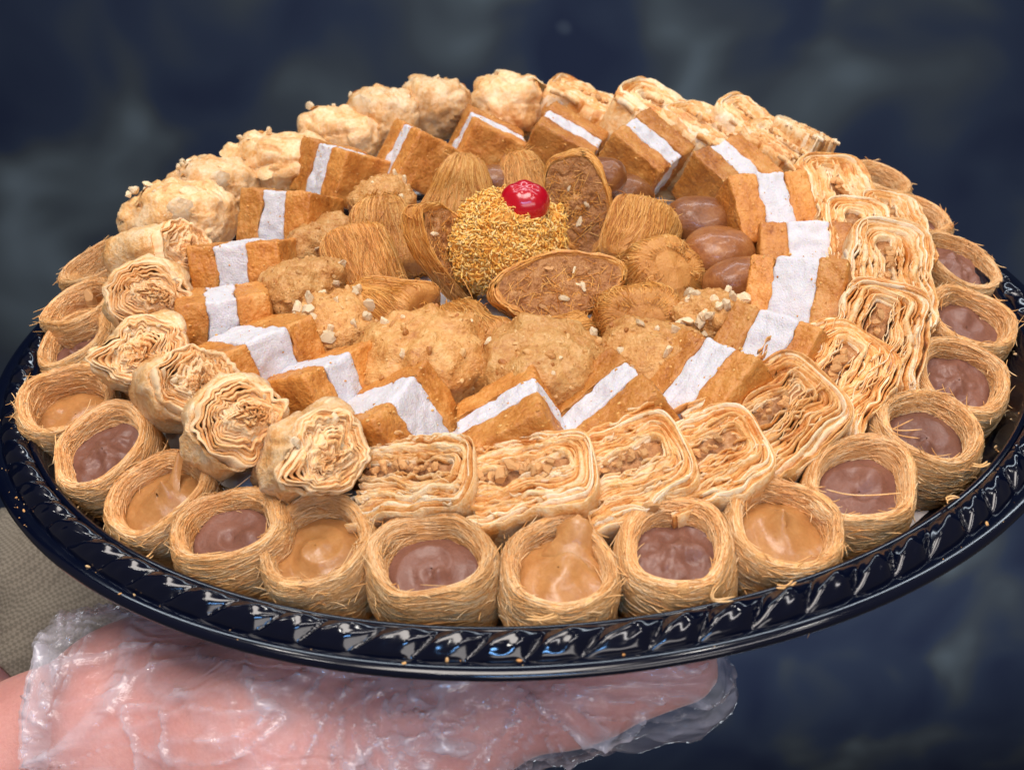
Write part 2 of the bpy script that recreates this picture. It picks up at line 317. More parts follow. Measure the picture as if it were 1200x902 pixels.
# ---------------------------------------------------------------- tray
def build_tray():
    root = thing('serving_tray', Matrix.Translation((0, 0, -0.021)), 'round glossy navy plastic tray with rope-patterned rim held by a gloved hand', 'tray')
    z0 = 0.021
    def lathe(prof, na, name, mat, disp=None):
        prof = np.array(prof); th = np.linspace(0, 2 * np.pi, na, endpoint=False)
        Rr = np.broadcast_to(prof[None, :, 0], (na, len(prof))).copy(); Z = np.broadcast_to(prof[None, :, 1], (na, len(prof))).copy()
        if disp: Rr, Z = disp(th[:, None], Rr, Z)
        V = np.stack([Rr * np.cos(th)[:, None], Rr * np.sin(th)[:, None], Z + z0], -1).reshape(-1, 3)
        f = grid_faces(na, len(prof), wrap_n=True)[:, ::-1]
        me = MB().add(V, f).mesh(name, mat); return obj(name, me, root)
    # floor and inner wall
    lathe([(0.0001, -0.0182), (0.10, -0.0182), (0.165, -0.0182), (0.1715, -0.0175), (0.1755, -0.0150), (0.1800, -0.0080), (0.1835, -0.0015), (0.1846, 0.0010), (0.1856, 0.0017), (0.1866, 0.0012)], 256, 'tray_floor', M['tray'])
    # twisted rope band
    prof = [(0.1866 + 0.0085 * t, 0.0) for t in np.linspace(0, 1, 22)]
    def rope(th, Rr, Z):
        t = np.clip((Rr - 0.1866) / 0.0085, 0, 1)
        hump = np.clip(np.sin(np.pi * t), 0, 1) ** 0.6
        ph = th * 84 + 3.4 * (t - 0.5) + 0.35 * np.sin(th * 23) + 0.25 * np.sin(th * 37 + 1)
        lobe = np.abs(np.sin(ph * 0.5)) ** 0.55
        fine = 0.8 * np.sin(ph * 2.0 + 1.3) * np.sin(np.pi * t * 2)
        Z2 = 0.0010 - 0.0022 * t + hump * (0.0004 + 0.0034 * lobe + 0.0005 * fine)
        return Rr + 0.0006 * (lobe - .5) * np.where(t > 0.9, 1, 0.3), Z2
    lathe(prof, 2400, 'rope_rim', M['tray'], rope)
    # outer lip, turned down, and the underside
    lathe([(0.1949, -0.0011), (0.1962, -0.0006), (0.1980, -0.0006), (0.1992, -0.0009), (0.2000, -0.0016), (0.2001, -0.0026), (0.1997, -0.0031), (0.1991, -0.0029), (0.1985, -0.0024), (0.1950, -0.0026), (0.1880, -0.0022), (0.1860, -0.0040), (0.1815, -0.0120), (0.1765, -0.0180), (0.1720, -0.0205), (0.10, -0.0208), (0.0001, -0.0208)], 256, 'outer_lip', M['tray'])
    # paper liner, pushed up into a low mound under the sweets
    th = np.linspace(0, 2 * np.pi, 160, endpoint=False); rr = np.linspace(0.0005, 0.172, 40)
    TH, RR = np.meshgrid(th, rr, indexing='ij')
    s = np.clip((0.150 - RR) / 0.035, 0, 1); s = s * s * (3 - 2 * s)
    Z = -0.0172 + 0.026 * s + 0.0004 * fbm(np.stack([RR * np.cos(TH), RR * np.sin(TH), 0 * RR], -1) / 0.02, 3)
    V = np.stack([RR * np.cos(TH), RR * np.sin(TH), Z], -1).reshape(-1, 3)
    o = obj('paper_liner', MB().add(V, grid_faces(160, 40, wrap_n=True)).mesh('paper_liner', M['paper']), label='white paper liner showing between the front cups and the tray rim', cat='paper liner')
build_tray()

# ---------------------------------------------------------------- kataifi cups
CUP_H = 0.0275
_prof = np.array([(0.0150, 0.000), (0.0166, 0.006), (0.0173, 0.013), (0.0174, 0.020), (0.0169, 0.0250), (0.0156, 0.0275), (0.0139, 0.0275), (0.0126, 0.0252), (0.0118, 0.021), (0.0113, 0.015), (0.0105, 0.009)])
_ps = np.linspace(0, 1, len(_prof))
def prof_at(s):
    s = np.clip(s, 0, 1); return np.interp(s, _ps, _prof[:, 0]), np.interp(s, _ps, _prof[:, 1])
def prof_n(s):
    e = 0.03; r0, z0 = prof_at(s - e); r1, z1 = prof_at(s + e); dr, dz = r1 - r0, z1 - z0; l = np.hypot(dr, dz) + 1e-9
    return dz / l, -dr / l
def cup_warp(V, seed):
    e = 0.05 * ((seed * 37) % 5 - 2) / 2
    V = V * np.array([1 + e, 1 - e, 1])
    V = V + np.stack([0.0016 * vnoise(V / 0.013 + 3, seed), 0.0016 * vnoise(V / 0.013 + 7, seed), 0.0016 * vnoise(V / 0.011 + 11, seed)], -1)
    return V
def make_cup_shell(seed, shaggy=1.0):
    r = np.random.default_rng(100 + seed)
    s = np.linspace(0, 1, 34); th = np.linspace(0, 2 * np.pi, 72, endpoint=False)
    pr, pz = prof_at(s); V = np.stack([pr[None] * np.cos(th)[:, None], pr[None] * np.sin(th)[:, None], np.broadcast_to(pz, (72, 34))], -1).reshape(-1, 3)
    F = grid_faces(72, 34, wrap_n=True)
    V = rough_up(V, F, ((0.0005, 0.004, 2),), seed); V = cup_warp(V, seed)
    body = MB().add(V, F).mesh('nest_body', M['nest'])
    S = 1500; n = 10
    t = np.linspace(0, 1, n)[None]
    s0 = r.beta(1.15, 1.0, (S, 1)) * 1.0; ds = r.normal(0, 0.10, (S, 1)); span = r.uniform(0.7, 2.6, (S, 1)); p0 = r.uniform(0, 2 * np.pi, (S, 1))
    ss = np.clip(s0 + ds * (t - 0.5) + 0.012 * np.sin(t * 9 + p0 * 5), 0.01, 0.99); ph = p0 + span * t
    pr, pz = prof_at(ss); nr, nz = prof_n(ss); off = r.uniform(-0.0001, 0.00030, (S, 1)) + 0.0004 * np.abs(t - 0.5) * r.uniform(0, 1, (S, 1))
    rr = pr + nr * off; zz = pz + nz * off
    P = np.stack([rr * np.cos(ph), rr * np.sin(ph), zz], -1)
    mb = MB(); V, F = tubes(cup_warp(P.reshape(-1, 3), seed).reshape(P.shape), r.uniform(0.00007, 0.00017, S)); mb.add(V, F)
    # loose ends and hairs
    S2 = int(75 * shaggy); n = 6; t = np.linspace(0, 1, n)[None]
    s0 = r.uniform(0.05, 0.85, (S2, 1)); p0 = r.uniform(0, 2 * np.pi, (S2, 1)); pr, pz = prof_at(s0); nr, nz = prof_n(s0)
    base = np.stack([pr * np.cos(p0), pr * np.sin(p0), pz], -1); nrm = np.stack([nr * np.cos(p0), nr * np.sin(p0), nz], -1)
    tang = np.stack([-np.sin(p0), np.cos(p0), 0 * p0], -1) * r.choice([-1, 1], (S2, 1, 1)); dn = np.array([0, 0, -1.0]) * r.uniform(-0.3, 0.6, (S2, 1, 1))
    ln = r.uniform(0.003, 0.0075, (S2, 1, 1)); tt = t[..., None]
    P = base + ln * (tang * tt * r.uniform(0.4, 1, (S2, 1, 1)) + nrm * (tt ** 1.5) * r.uniform(0.1, 0.55, (S2, 1, 1)) + dn * tt ** 2 * 0.5) + nrm * 0.0003
    V, F = tubes(cup_warp(P.reshape(-1, 3), seed).reshape(P.shape), r.uniform(0.00013, 0.00022, S2)); mb.add(V, F)
    if shaggy > 2:      # frayed skirt at the foot
        S3 = 90; p0 = r.normal(-1.9, 0.55, (S3, 1)); z0 = r.uniform(0.002, 0.014, (S3, 1)); tt = t[..., None]
        base = np.stack([0.0172 * np.cos(p0), 0.0172 * np.sin(p0), z0], -1); nrm = np.stack([np.cos(p0), np.sin(p0), 0 * p0], -1)
        tang = np.stack([-np.sin(p0), np.cos(p0), 0 * p0], -1)
        P = base + tt * (nrm * r.uniform(0.000, 0.0035, (S3, 1, 1)) + tang * r.normal(0, 0.004, (S3, 1, 1)) + np.array([0, 0, -1.0]) * r.uniform(0.003, 0.009, (S3, 1, 1)))
        P[..., 2] = np.maximum(P[..., 2], 0.0004); V, F = tubes(P, r.uniform(0.0002, 0.00034, S3)); mb.add(V, F)
    return body, mb.mesh('nest_strands', M['strand'])
SHELLS = [make_cup_shell(0, 1.0), make_cup_shell(1, 1.3), make_cup_shell(2, 0.8), make_cup_shell(3, 3.0)]

def make_fill(kind):
    nr, na = 26, 64
    rr = np.linspace(0.0002, 0.0128, nr); th = np.linspace(0, 2 * np.pi, na, endpoint=False)
    TH, RR = np.meshgrid(th, rr, indexing='ij'); X = RR * np.cos(TH); Y = RR * np.sin(TH); q = RR / 0.0128
    P3 = np.stack([X, Y, 0 * X], -1); sd = hash(kind[:4]) % 7 if False else {'choc0': 1, 'choc1': 2, 'choc2': 3, 'cara0': 4, 'cara1': 5, 'cara2': 6, 'cara3': 7}[kind]
    lev = {'choc0': 0.0200, 'choc1': 0.0216, 'choc2': 0.0204, 'cara0': 0.0218, 'cara1': 0.0198, 'cara2': 0.0150, 'cara3': 0.0215}[kind]
    Z = lev + 0.0012 * fbm(P3 / 0.008, sd, 2) + 0.0012 * (1 - q ** 2)
    spiral = np.sin(TH * 1.0 - q * 7.5 + sd)
    if kind in ('choc0', 'choc2', 'cara0'): Z = Z + 0.0017 * (np.abs(((TH / (2 * np.pi) * 1.0 - q * 1.6 + sd * 0.3) % 1) * 2 - 1) ** 1.5) * (1 - q) ** 0.4 * np.clip(q * 3, 0, 1)
    if kind == 'choc1': Z = Z + 0.0022 * fbm(P3 / 0.0050, 21, 3) * (1 - q ** 3)
    def bump(cx, cy, rad_, h, pw=2.0): return h * np.exp(-(((X - cx) ** 2 + (Y - cy) ** 2) / rad_ ** 2) ** (pw / 2))
    if kind == 'choc0': Z = Z + bump(0.001, 0.003, 0.0022, 0.003) - bump(0.0018, 0.0012, 0.0018, 0.0025)
    if kind == 'choc2': Z = Z + bump(0.004, 0.001, 0.003, 0.0026) - bump(-0.002, -0.002, 0.004, 0.001)
    if kind == 'cara1': Z = Z + bump(-0.0005, 0.003, 0.0035, 0.0075, 1.1) + 0.0006 * spiral * (1 - q)
    if kind == 'cara3': Z = Z + bump(0.002, 0.0035, 0.006, 0.0045) + bump(0.0, -0.003, 0.005, 0.002)
    if kind == 'cara0': Z = Z + bump(-0.002, 0.0, 0.0055, 0.0015)
    V = np.stack([X, Y, Z], -1).reshape(-1, 3)
    mb = MB().add(V, grid_faces(na, nr, wrap_n=True))
    if kind == 'cara3':     # caramel slumped over the back lip
        n = 22; m_ = 15; t = np.linspace(0, 1, n); u = np.linspace(-1, 1, m_)
        path = np.stack([0.0025 + 0.002 * t, 0.002 + 0.0130 * t, np.interp(t, [0, 0.35, 0.7, 0.9, 1.0], [0.0225, 0.0250, 0.0285, 0.0287, 0.0270])], -1)
        wdt = np.interp(t, [0, 0.4, 0.8, 1.0], [0.0085, 0.0070, 0.0052, 0.0030]); UU, TT = np.meshgrid(u, t, indexing='xy')
        nz = fbm(np.stack([UU * 2.2, TT * 4, 0 * UU], -1), 31, 3)
        P = path[:, None] + np.stack([UU * wdt[:, None] * (1 + 0.25 * vnoise(np.stack([np.sign(UU) * 3, TT * 5, 0 * UU], -1), 3)), 0.0012 * nz, 0.0022 * (1 - UU ** 2) ** 0.7 - 0.0016 * UU ** 2 + 0.0007 * nz], -1)
        mb.add(P.reshape(-1, 3), grid_faces(n, m_))
    return mb.mesh('filling_' + kind, M['choc'] if kind.startswith('choc') else M['caramel'])
FILLS = {k: make_fill(k) for k in ('choc0', 'choc1', 'choc2', 'cara0', 'cara1', 'cara2', 'cara3')}

def nut_mesh(seed, mat, n=3):
    V, F = ball(n); V = V * np.array([1.0, 0.8, 0.62]); V = V + 0.5 * np.stack([vnoise(V * 1.3, seed), vnoise(V * 1.3, seed + 5), vnoise(V * 1.3, seed + 9)], -1)
    nn = np.random.default_rng(seed).normal(size=(5, 3)); nn /= np.linalg.norm(nn, axis=1, keepdims=True)
    for q in nn:      # knife cuts
        dd = V @ q - 0.52; V = V - np.maximum(dd, 0)[:, None] * q
    return MB().add(V, F).mesh('nut_piece', mat, smooth=False)
NUTS = [nut_mesh(s, M['nut']) for s in range(5)]; PEAS = [nut_mesh(s + 20, M['peanut']) for s in range(5)]

def build_cup(var, p, k, label, i):
    shell, fill = var; a = math.atan2(p[1], p[0])
    fr = Matrix.Rotation(a + math.pi / 2, 4, 'Z') @ Matrix.Rotation(rad(k.get('tilt', 0)), 4, 'Y') @ Matrix.Rotation(rad(k['lean']), 4, 'X')
    base = Vector(p) - (fr @ Vector((0, 0, CUP_H))); g = 'ring of kataifi cups'
    rc = random.Random(40 + i); wx = rc.uniform(0.95, 1.07)
    t = thing('kataifi_cup', Matrix.Translation(base) @ fr @ Matrix.Rotation(rad(rc.uniform(-4, 4)), 4, 'Y') @ Matrix.Diagonal((wx, 2.02 - wx, rc.uniform(0.94, 1.05), 1)), label, 'pastry', g)
    turn = (i * 1.7) % 6.283 if shell != 3 else (0.0 if i == 7 else i * 1.3)
    bo, st = SHELLS[shell]
    o = obj('nest', bo, t, rot=(0, 0, turn)); obj('strands', st, o, kind='stuff')
    if fill: obj('filling', FILLS[fill], t, rot=(0, 0, -0.25 if fill in ('cara1', 'cara3') else i * 2.1))
    if label.startswith('chocolate kataifi cup with a nut crumb'): 
        c = obj('nut_crumb', PEAS[1], t, (-0.002, 0.0125, 0.0283)); c.scale = (0.0034, 0.0024, 0.003)
    if 'almond sliver' in label:
        c = obj('almond_sliver', PEAS[2], t, (-0.002, 0.004, 0.0255), (0.4, 1.1, 0)); c.scale = (0.006, 0.003, 0.003)
    if 'streak pulled' in label:
        n, m_ = 16, 7; tt = np.linspace(0, 1, n); u = np.linspace(-1, 1, m_)
        path = np.stack([0.001 - 0.003 * tt + 0.001 * np.sin(tt * 4), -0.001 + 0.0145 * tt, 0.0195 + 0.0100 * tt ** 0.9], -1); wd = 0.0040 * (1 - tt) ** 0.8 + 0.0007 + 0.0006 * np.sin(tt * 7)
        V = path[:, None] + np.stack([u[None] * wd[:, None], -0.0012 * (1 - u[None] ** 2) + 0 * tt[:, None], 0.0014 * (1 - u[None] ** 2) + 0 * tt[:, None]], -1)
        obj('caramel_streak', MB().add(V.reshape(-1, 3), grid_faces(n, m_)).mesh('caramel_streak', M['caramel']), t)
    if 'long thread' in label or 'loose threads' in label:
        q = np.linspace(0, 1, 12); paths = []
        for (x0, y0, x1, y1, hh) in (((-0.011, 0.004, 0.006, -0.011, 0.003),) if 'long' in label else ((-0.008, 0.012, -0.003, 0.002, 0.003), (-0.010, 0.009, -0.001, 0.006, 0.002), (-0.006, 0.012, -0.007, 0.001, 0.002))):
            paths.append(np.stack([x0 + (x1 - x0) * q, y0 + (y1 - y0) * q + 0.002 * np.sin(q * 3.1), 0.0265 - 0.004 * np.sin(q * math.pi) + hh * (1 - q) * 0.3], -1))
        obj('loose_thread', MB().add(*tubes(np.array(paths), 0.00024)).mesh('loose_thread', M['strand']), t)

# ---------------------------------------------------------------- folded phyllo blocks
def make_block(seed):
    r = np.random.default_rng(300 + seed); mb = MB()
    Lh, D = 0.0180, 0.026; up, lo, gap = r.uniform(0.0075, 0.0095), r.uniform(0.0105, 0.0130), r.uniform(0.0034, 0.0052)
    nl = 21; nA, nB, ny = 30, 14, 7
    xc = Lh - 0.0085
    steps = np.where(r.random(nl) < 0.3, 1.9, 0.7) * r.uniform(0.7, 1.3, nl); fs = np.cumsum(steps) / steps.sum()      # leaves cling in clumps
    sk = r.uniform(-0.25, 0.25)
    for k in range(nl):
        f = fs[k]
        du = gap / 2 + f * up; dl = gap / 2 + f * lo; th = r.uniform(0.00018, 0.00036) if r.random() < 0.85 else 0.0007
        x0 = -Lh + r.uniform(-0.0010, 0.0035); x1 = -Lh + r.uniform(-0.0015, 0.0030)
        ua = np.stack([np.linspace(x0, xc, nA), np.full(nA, du)], -1)
        ang = np.linspace(np.pi / 2, -np.pi / 2, nB + 2)[1:-1]; ca, sa = np.cos(ang), np.sin(ang); e = 2 / 3.6
        ar = gap / 2 + f * 0.0068
        arc = np.stack([xc + ar * np.abs(ca) ** e, np.sign(sa) * np.abs(sa) ** e * np.where(sa > 0, du, dl)], -1)
        lb = np.stack([np.linspace(xc, x1, nA), np.full(nA, -dl)], -1)
        path = np.concatenate([ua, arc, lb]); n = len(path); kk = np.full(n, seed * 3.3)
        yy = np.linspace(-1, 1, ny)
        PX = np.repeat(path[:, :1], ny, 1); PZ = np.repeat(path[:, 1:], ny, 1); side = np.sign(PZ)
        jit = 0.0016 * vnoise(np.stack([path[:, 0] / 0.006, path[:, 1] / 0.02 + k * 0.7, kk], -1), seed) + 0.0006 * vnoise(np.stack([path[:, 0] / 0.0016, path[:, 1] / 0.004 + k * 3.1, kk], -1), seed + 1) + r.uniform(-0.0012, 0.0006)
        PY = (D / 2) * yy[None] - np.where(yy[None] < 0, jit[:, None] * (-yy[None]), 0)
        q = np.stack([PX / 0.0085, PY / 0.030, side * 4 + k * 0.13 + seed * 7], -1)
        PZ = PZ + (0.0026 * vnoise(q, seed) + 0.0011 * vnoise(q * np.array([2.3, 1, 1.6]) + 9, seed + 2)) * np.clip(1.2 - np.maximum(0, PX - xc) / 0.006, 0.35, 1)
        q2 = np.stack([PX / 0.0030, PY / 0.010, side * 4 + k * 0.9 + seed], -1); PZ = PZ + 0.00045 * vnoise(q2, seed + 3)
        PZ = PZ + side * 0.0020 * np.cos(np.clip((PX + 0.003) / 0.024, -1, 1) * np.pi / 2) * f + sk * np.maximum(0, -PX - 0.004) * f
        PX = PX + 0.0011 * vnoise(q + 5, seed + 4) + 0.0005 * vnoise(q2 + 5, seed + 4)
        T = np.gradient(np.stack([PX, PZ], -1), axis=0); T /= np.linalg.norm(T, axis=2, keepdims=True) + 1e-9
        NX, NZ = -T[..., 1], T[..., 0]
        tw = th * np.where(yy[None] < -0.8, 0.75, 1.5)      # leaves swell together behind the thin cut edge
        A = np.stack([PX + NX * tw, PY, PZ + NZ * tw], -1); B = np.stack([PX - NX * tw, PY, PZ - NZ * tw], -1)
        loop = np.concatenate([A, B[:, ::-1]], 1)
        mb.add(loop.reshape(-1, 3), grid_faces(n, 2 * ny, wrap_m=True))
        for e_ in (0, n - 1):
            idx = np.arange(ny - 1); mb.add(loop[e_], np.stack([idx, idx + 1, 2 * ny - 2 - idx, 2 * ny - 1 - idx], -1))
    for q in range(60):      # torn shards standing on the cut face
        zc = r.choice([-1, 1]) * (gap / 2 + r.random() * (lo if r.random() < 0.6 else up)); xc_ = r.uniform(-Lh, Lh * 0.8); ln = r.uniform(0.0012, 0.0045); u = np.linspace(-1, 1, 6)
        top = np.stack([xc_ + u * ln, -D / 2 - 0.0002 - r.uniform(0.0004, 0.0016) * (1 - u * u) * (0.6 + 0.4 * np.sin(u * 5 + q)), zc + 0.0005 * np.sin(u * 3 + q) + r.normal(0, 0.0003) * u], -1); bot = top + np.array([0, 0.003, 0]); bot[:, 1] = -D / 2 + 0.002
        A = np.stack([top, bot], 1); B = A + np.array([0, 0, 0.00022]); mb.add(np.concatenate([A, B[:, ::-1]], 1).reshape(-1, 3), grid_faces(6, 4, wrap_m=True))
    leaves = mb.mesh('phyllo_leaves', M['phyllo'])
    V, F = rbox(14, 0.0150, D / 2 - 0.0014, gap / 2 + 0.0010, 0.0012); V = V + np.array([-0.0030, 0, 0]); V = rough_up(V, F, ((0.0009, 0.0025, 2),), seed)
    fill = MB().add(V, F).mesh('nut_filling', M['nutfill'])
    return leaves, fill
BLOCKS = [make_block(s) for s in range(6)]
def build_block(var, p, k, label, i):
    fr = ring_frame(p, k['tx'], k['ty'], k.get('spin', 0), k['sc']) @ Matrix.Translation((0, 0.0095, 0.0018))
    t = thing('phyllo_block', fr, label, 'pastry', 'folded phyllo blocks'); lv, fl = BLOCKS[var]
    obj('phyllo_leaves', lv, t, kind='stuff'); obj('nut_filling', fl, t)
    r = random.Random(500 + i); big = 'large chopped' in label or 'big nut' in label
    n = 15 if i < 36 else 7
    for q in range(n):
        x = -0.0165 + 0.024 * (q + r.random() * 0.6) / n; s = r.uniform(0.0020, 0.0032) if big and q % 2 else r.uniform(0.0010, 0.0021)
        o = obj('nut_piece', r.choice(PEAS), t, (x, -0.0135 + r.uniform(-0.0012, 0.0006), r.uniform(-0.0013, 0.0013)), (r.random() * 6, r.random() * 6, r.random() * 6)); o.scale = (s, s, s)

# ---------------------------------------------------------------- phyllo rolls
def make_roll(seed, ruffled):
    r = np.random.default_rng(700 + seed); a, b_, c_ = 0.0185, 0.0138, 0.0125
    if not ruffled:
        V, F = superell(26, a, b_, c_, 2.6); V = V * (1 + 0.08 * np.sin(V[:, :1] / a * 2.2 + seed))
        V = rough_up(V, F, ((0.0022, 0.010, 2), (0.0007, 0.0030, 3)), seed)
        ang = np.arctan2(V[:, 2], V[:, 1]); cr = vnoise(np.stack([ang * 3.0 + V[:, 0] / 0.02, V[:, 0] / 0.016, np.full(len(V), seed * 2.0)], -1), seed + 8)
        V = V - np.stack([0 * cr, V[:, 1], V[:, 2]], -1) * (0.14 * np.exp(-(cr / 0.10) ** 2))[:, None]      # overlapping leaf edges
        body = MB().add(V, F).mesh('roll_body', M['rollskin']); N = vnormals(V, F); mb = MB()
        for q in r.integers(0, len(V), 9):      # wide loose flakes lying on the skin
            c = V[q]; nn = N[q]; tx = np.cross(nn, r.normal(size=3)); tx /= np.linalg.norm(tx); ty = np.cross(nn, tx); u = np.linspace(-1, 1, 8); A_, B_ = r.uniform(0.003, 0.006), r.uniform(0.003, 0.005)
            U, W2 = np.meshgrid(u, u, indexing='ij'); rg = 1 - 0.4 * np.abs(vnoise(np.stack([U * 1.7, W2 * 1.7, 0 * U + q], -1))); den = np.maximum(1, np.hypot(U, W2)); U2, W3 = U / den, W2 / den
            P = c + (U2 * A_ * rg)[..., None] * tx + (W3 * B_ * rg)[..., None] * ty + (0.0004 - ((U2 * A_) ** 2 + (W3 * B_) ** 2) / 0.024 + 0.0004 * vnoise(np.stack([U * 2, W2 * 2, 0 * U + q], -1)))[..., None] * nn
            loop = np.concatenate([P, (P - nn * 0.0002)[:, ::-1]], 1); mb.add(loop.reshape(-1, 3), grid_faces(8, 16, wrap_m=True))
        return body, mb.mesh('torn_flakes', M['phyllo'])
    # crumpled leaves wound one inside the other; their cut edges show at the +X end
    nl, nth, nx = 17, 130, 12; th = np.linspace(0, 2 * np.pi, nth, endpoint=False); x = np.linspace(0, 1, nx); TH, X = np.meshgrid(th, x, indexing='ij'); inner = MB(); body = None
    for k in range(nl):
        f = 0.10 + 0.90 * (k / (nl - 1)) ** 0.9; last = k == nl - 1
        qn = np.stack([np.cos(TH) * 1.6, np.sin(TH) * 1.6, k * 0.16 + seed * 5 + 0 * X], -1)
        q4 = np.stack([np.cos(TH) * 4.2, np.sin(TH) * 4.2, k * 0.22 + seed * 5 + 0 * X], -1); crinkle = 0.0013 * vnoise(q4, seed) + 0.0006 * vnoise(q4 * 2.3 + 7, seed + 2)
        R_ = 1 + 0.24 * vnoise(qn * 0.8 + 2, seed + 1); env = 1 - np.clip((0.28 - X) / 0.28, 0, 1) ** 2.2 * 0.85      # closed, rounded back end
        wob = crinkle * (0.15 + 0.85 * X ** 1.5) * (0.45 if last else 1.0)
        ry = (b_ * f * R_ + wob) * env; rz = (c_ * f * R_ + wob) * env
        jx = 0.0017 * vnoise(np.stack([np.cos(TH) * 2.5, np.sin(TH) * 2.5, k * 0.9 + 0 * X], -1), seed + 3) + r.uniform(-0.0010, 0.0008) + 0.0026 * (1 - f) - 0.003 * last
        XX = -a + (2 * a + jx) * X
        sw = 0.0012 * vnoise(np.stack([XX / 0.010, np.cos(TH) * 1.3, np.sin(TH) * 1.3 + 3], -1), seed + 6)
        P = np.stack([XX, (ry + sw) * np.cos(TH), (rz + sw) * np.sin(TH)], -1); Q = np.stack([XX - 0.0002, (ry + sw - r.uniform(0.0006, 0.0010)) * np.cos(TH), (rz + sw - 0.0008) * np.sin(TH)], -1)
        if last: P[..., 1:] *= 1.02
        def crush(A): return A + np.stack([0.0016 * vnoise(A / 0.009 + 1, seed + 40), 0.0030 * vnoise(A / 0.009 + 5, seed + 41), 0.0030 * vnoise(A / 0.009 + 9, seed + 42)], -1) + np.stack([0 * A[..., 0], 0.0010 * vnoise(A / 0.004, seed + 43), 0.0010 * vnoise(A / 0.004 + 3, seed + 44)], -1)
        P, Q = crush(P), crush(Q)
        loop = np.concatenate([P, Q[:, ::-1]], 1); Fq = grid_faces(nth, 2 * nx, wrap_n=True, wrap_m=True)[:, ::-1]
        if last:
            Vb = rough_up(loop.reshape(-1, 3), Fq, ((0.0005, 0.0035, 3),), seed); body = MB().add(Vb, Fq).mesh('roll_body', M['rollskin'])
        else: inner.add(loop.reshape(-1, 3), Fq)
    return body, inner.mesh('ruffles', M['ruffle'])
ROLLS = [make_roll(0, True), make_roll(1, True), make_roll(2, True), make_roll(3, False), make_roll(4, False), make_roll(5, False)]
def build_roll(var, p, k, label, i):
    t = thing('phyllo_roll', free_frame(p, k['yaw'], k['tx'], k['ty'], k['sc']), label, 'pastry', 'phyllo rolls'); bo, ru = ROLLS[var]
    o = obj('wrapped_body', bo, t); obj('ruffled_end' if var < 3 else 'torn_flakes', ru, t, kind='stuff')
    r = random.Random(900 + i)
    n = 9 if var < 3 else (9 if 'crumb' in label or 'nutty' in label else 2)
    for q in range(n):
        s = r.uniform(0.0011, 0.0021)
        if var < 3: lc = (0.0182, r.uniform(-0.008, 0.008), r.uniform(-0.006, 0.008))
        else: lc = (r.uniform(-0.016, 0.0), r.uniform(-0.008, 0.004), 0.0118)
        o = obj('nut_piece', r.choice(NUTS), t, lc, (r.random() * 6, r.random() * 6, 0)); o.scale = (s, s, s)

# ---------------------------------------------------------------- cream cakes
CAKE = {0: (0.33, 0.31), 1: (0.30, 0.34), 2: (0.28, 0.40), 3: (0.30, 0.42), 4: (0.37, 0.29)}    # outer share, cream share of the radial length
CL, CT, CHH = 0.0345, 0.0310, 0.0250
CRUMB = {}
M['cakecrumb'] = crumb('cake_crumb', [(0.25, (0.42, 0.14, 0.02)), (0.5, (0.70, 0.34, 0.08)), (0.8, (0.84, 0.55, 0.22))], size=0.003, rough=0.5, bump=0.3, island=0.4)
def make_cake(v):
    o_, c_ = CAKE[v]; out = []
    for q, (y0, y1) in enumerate(((-0.5, -0.5 + o_), (-0.5 + o_, -0.5 + o_ + c_), (-0.5 + o_ + c_, 0.5))):
        mid = (y0 + y1) / 2 * CL; hl = (y1 - y0) / 2 * CL + (0.0004 if q == 1 else 0)
        ins = 0.0003 if q == 1 else 0
        V, F = rbox(26, CT / 2 - ins, hl, CHH / 2 - ins, 0.0013 if q != 1 else 0.0012)
        V = V + np.array([0, mid, 0])
        for yi, sd in (((-0.5 + o_) * CL, 3), ((-0.5 + o_ + c_) * CL, 4)):      # the cream soaks unevenly into the crumb
            wgt = np.exp(-((V[:, 1] - yi) / 0.0016) ** 2); V[:, 1] += wgt * (0.0005 * vnoise(np.stack([V[:, 0] / 0.006, V[:, 2] / 0.006, 0 * V[:, 0] + v], -1), sd) + 0.0003 * vnoise(np.stack([V[:, 0] / 0.0022, V[:, 2] / 0.0022, 0 * V[:, 0] + v], -1), sd + 9))
        V = rough_up(V, F, ((0.0008, 0.010, 2), (0.00040, 0.0020, 3)), 40 + v * 5 + (q != 1))
        if q == 1: V = rough_up(V, F, ((0.0005, 0.005, 2),), 90 + v)
        if True:
            N = vnormals(V, F); r = np.random.default_rng(v * 9 + q); mbc = MB(); b0, f0 = ball(3)
            for j in r.integers(0, len(V), 110 if q != 1 else 45):
                mbc.add(V[j] + b0 @ np.linalg.qr(r.normal(size=(3, 3)))[0] * np.array([1, 0.7, 0.6]) * (0.00022 + 0.0005 * r.random() ** 2.5), f0)
            CRUMB[(v, q)] = mbc.mesh('cake_crumbs', M['cakecrumb'])
        out.append(MB().add(V, F).mesh('cake_layer' if q != 1 else 'cream_layer', M['cake'] if q != 1 else M['cream']))
    return out
CAKES = {v: make_cake(v) for v in CAKE}
def build_cake(var, p, k, label, i):
    rk = random.Random(77 + i); jz = rk.uniform(-0.0012, 0.0012)
    t = thing('cream_cake', ring_frame((p[0], p[1], p[2] + jz), k.get('tx', 0) + rk.uniform(-5, 5), k['ty'] + rk.uniform(-3, 3), k.get('spin', 0) + rk.uniform(-7, 7), k.get('sc', 1.0)) @ Matrix.Diagonal((rk.uniform(0.92, 1.0), rk.uniform(0.94, 1.04), 1, 1)), label, 'cake', 'ring of cream cakes'); a, c, b2 = CAKES[var]
    for q, me in ((0, a), (2, b2)):
        o = obj('cake_layer', me, t); obj('crumbs', CRUMB[(var, q)], o, kind='stuff')
    o = obj('cream_layer', c, t); obj('crumbs', CRUMB[(var, 1)], o, kind='stuff')

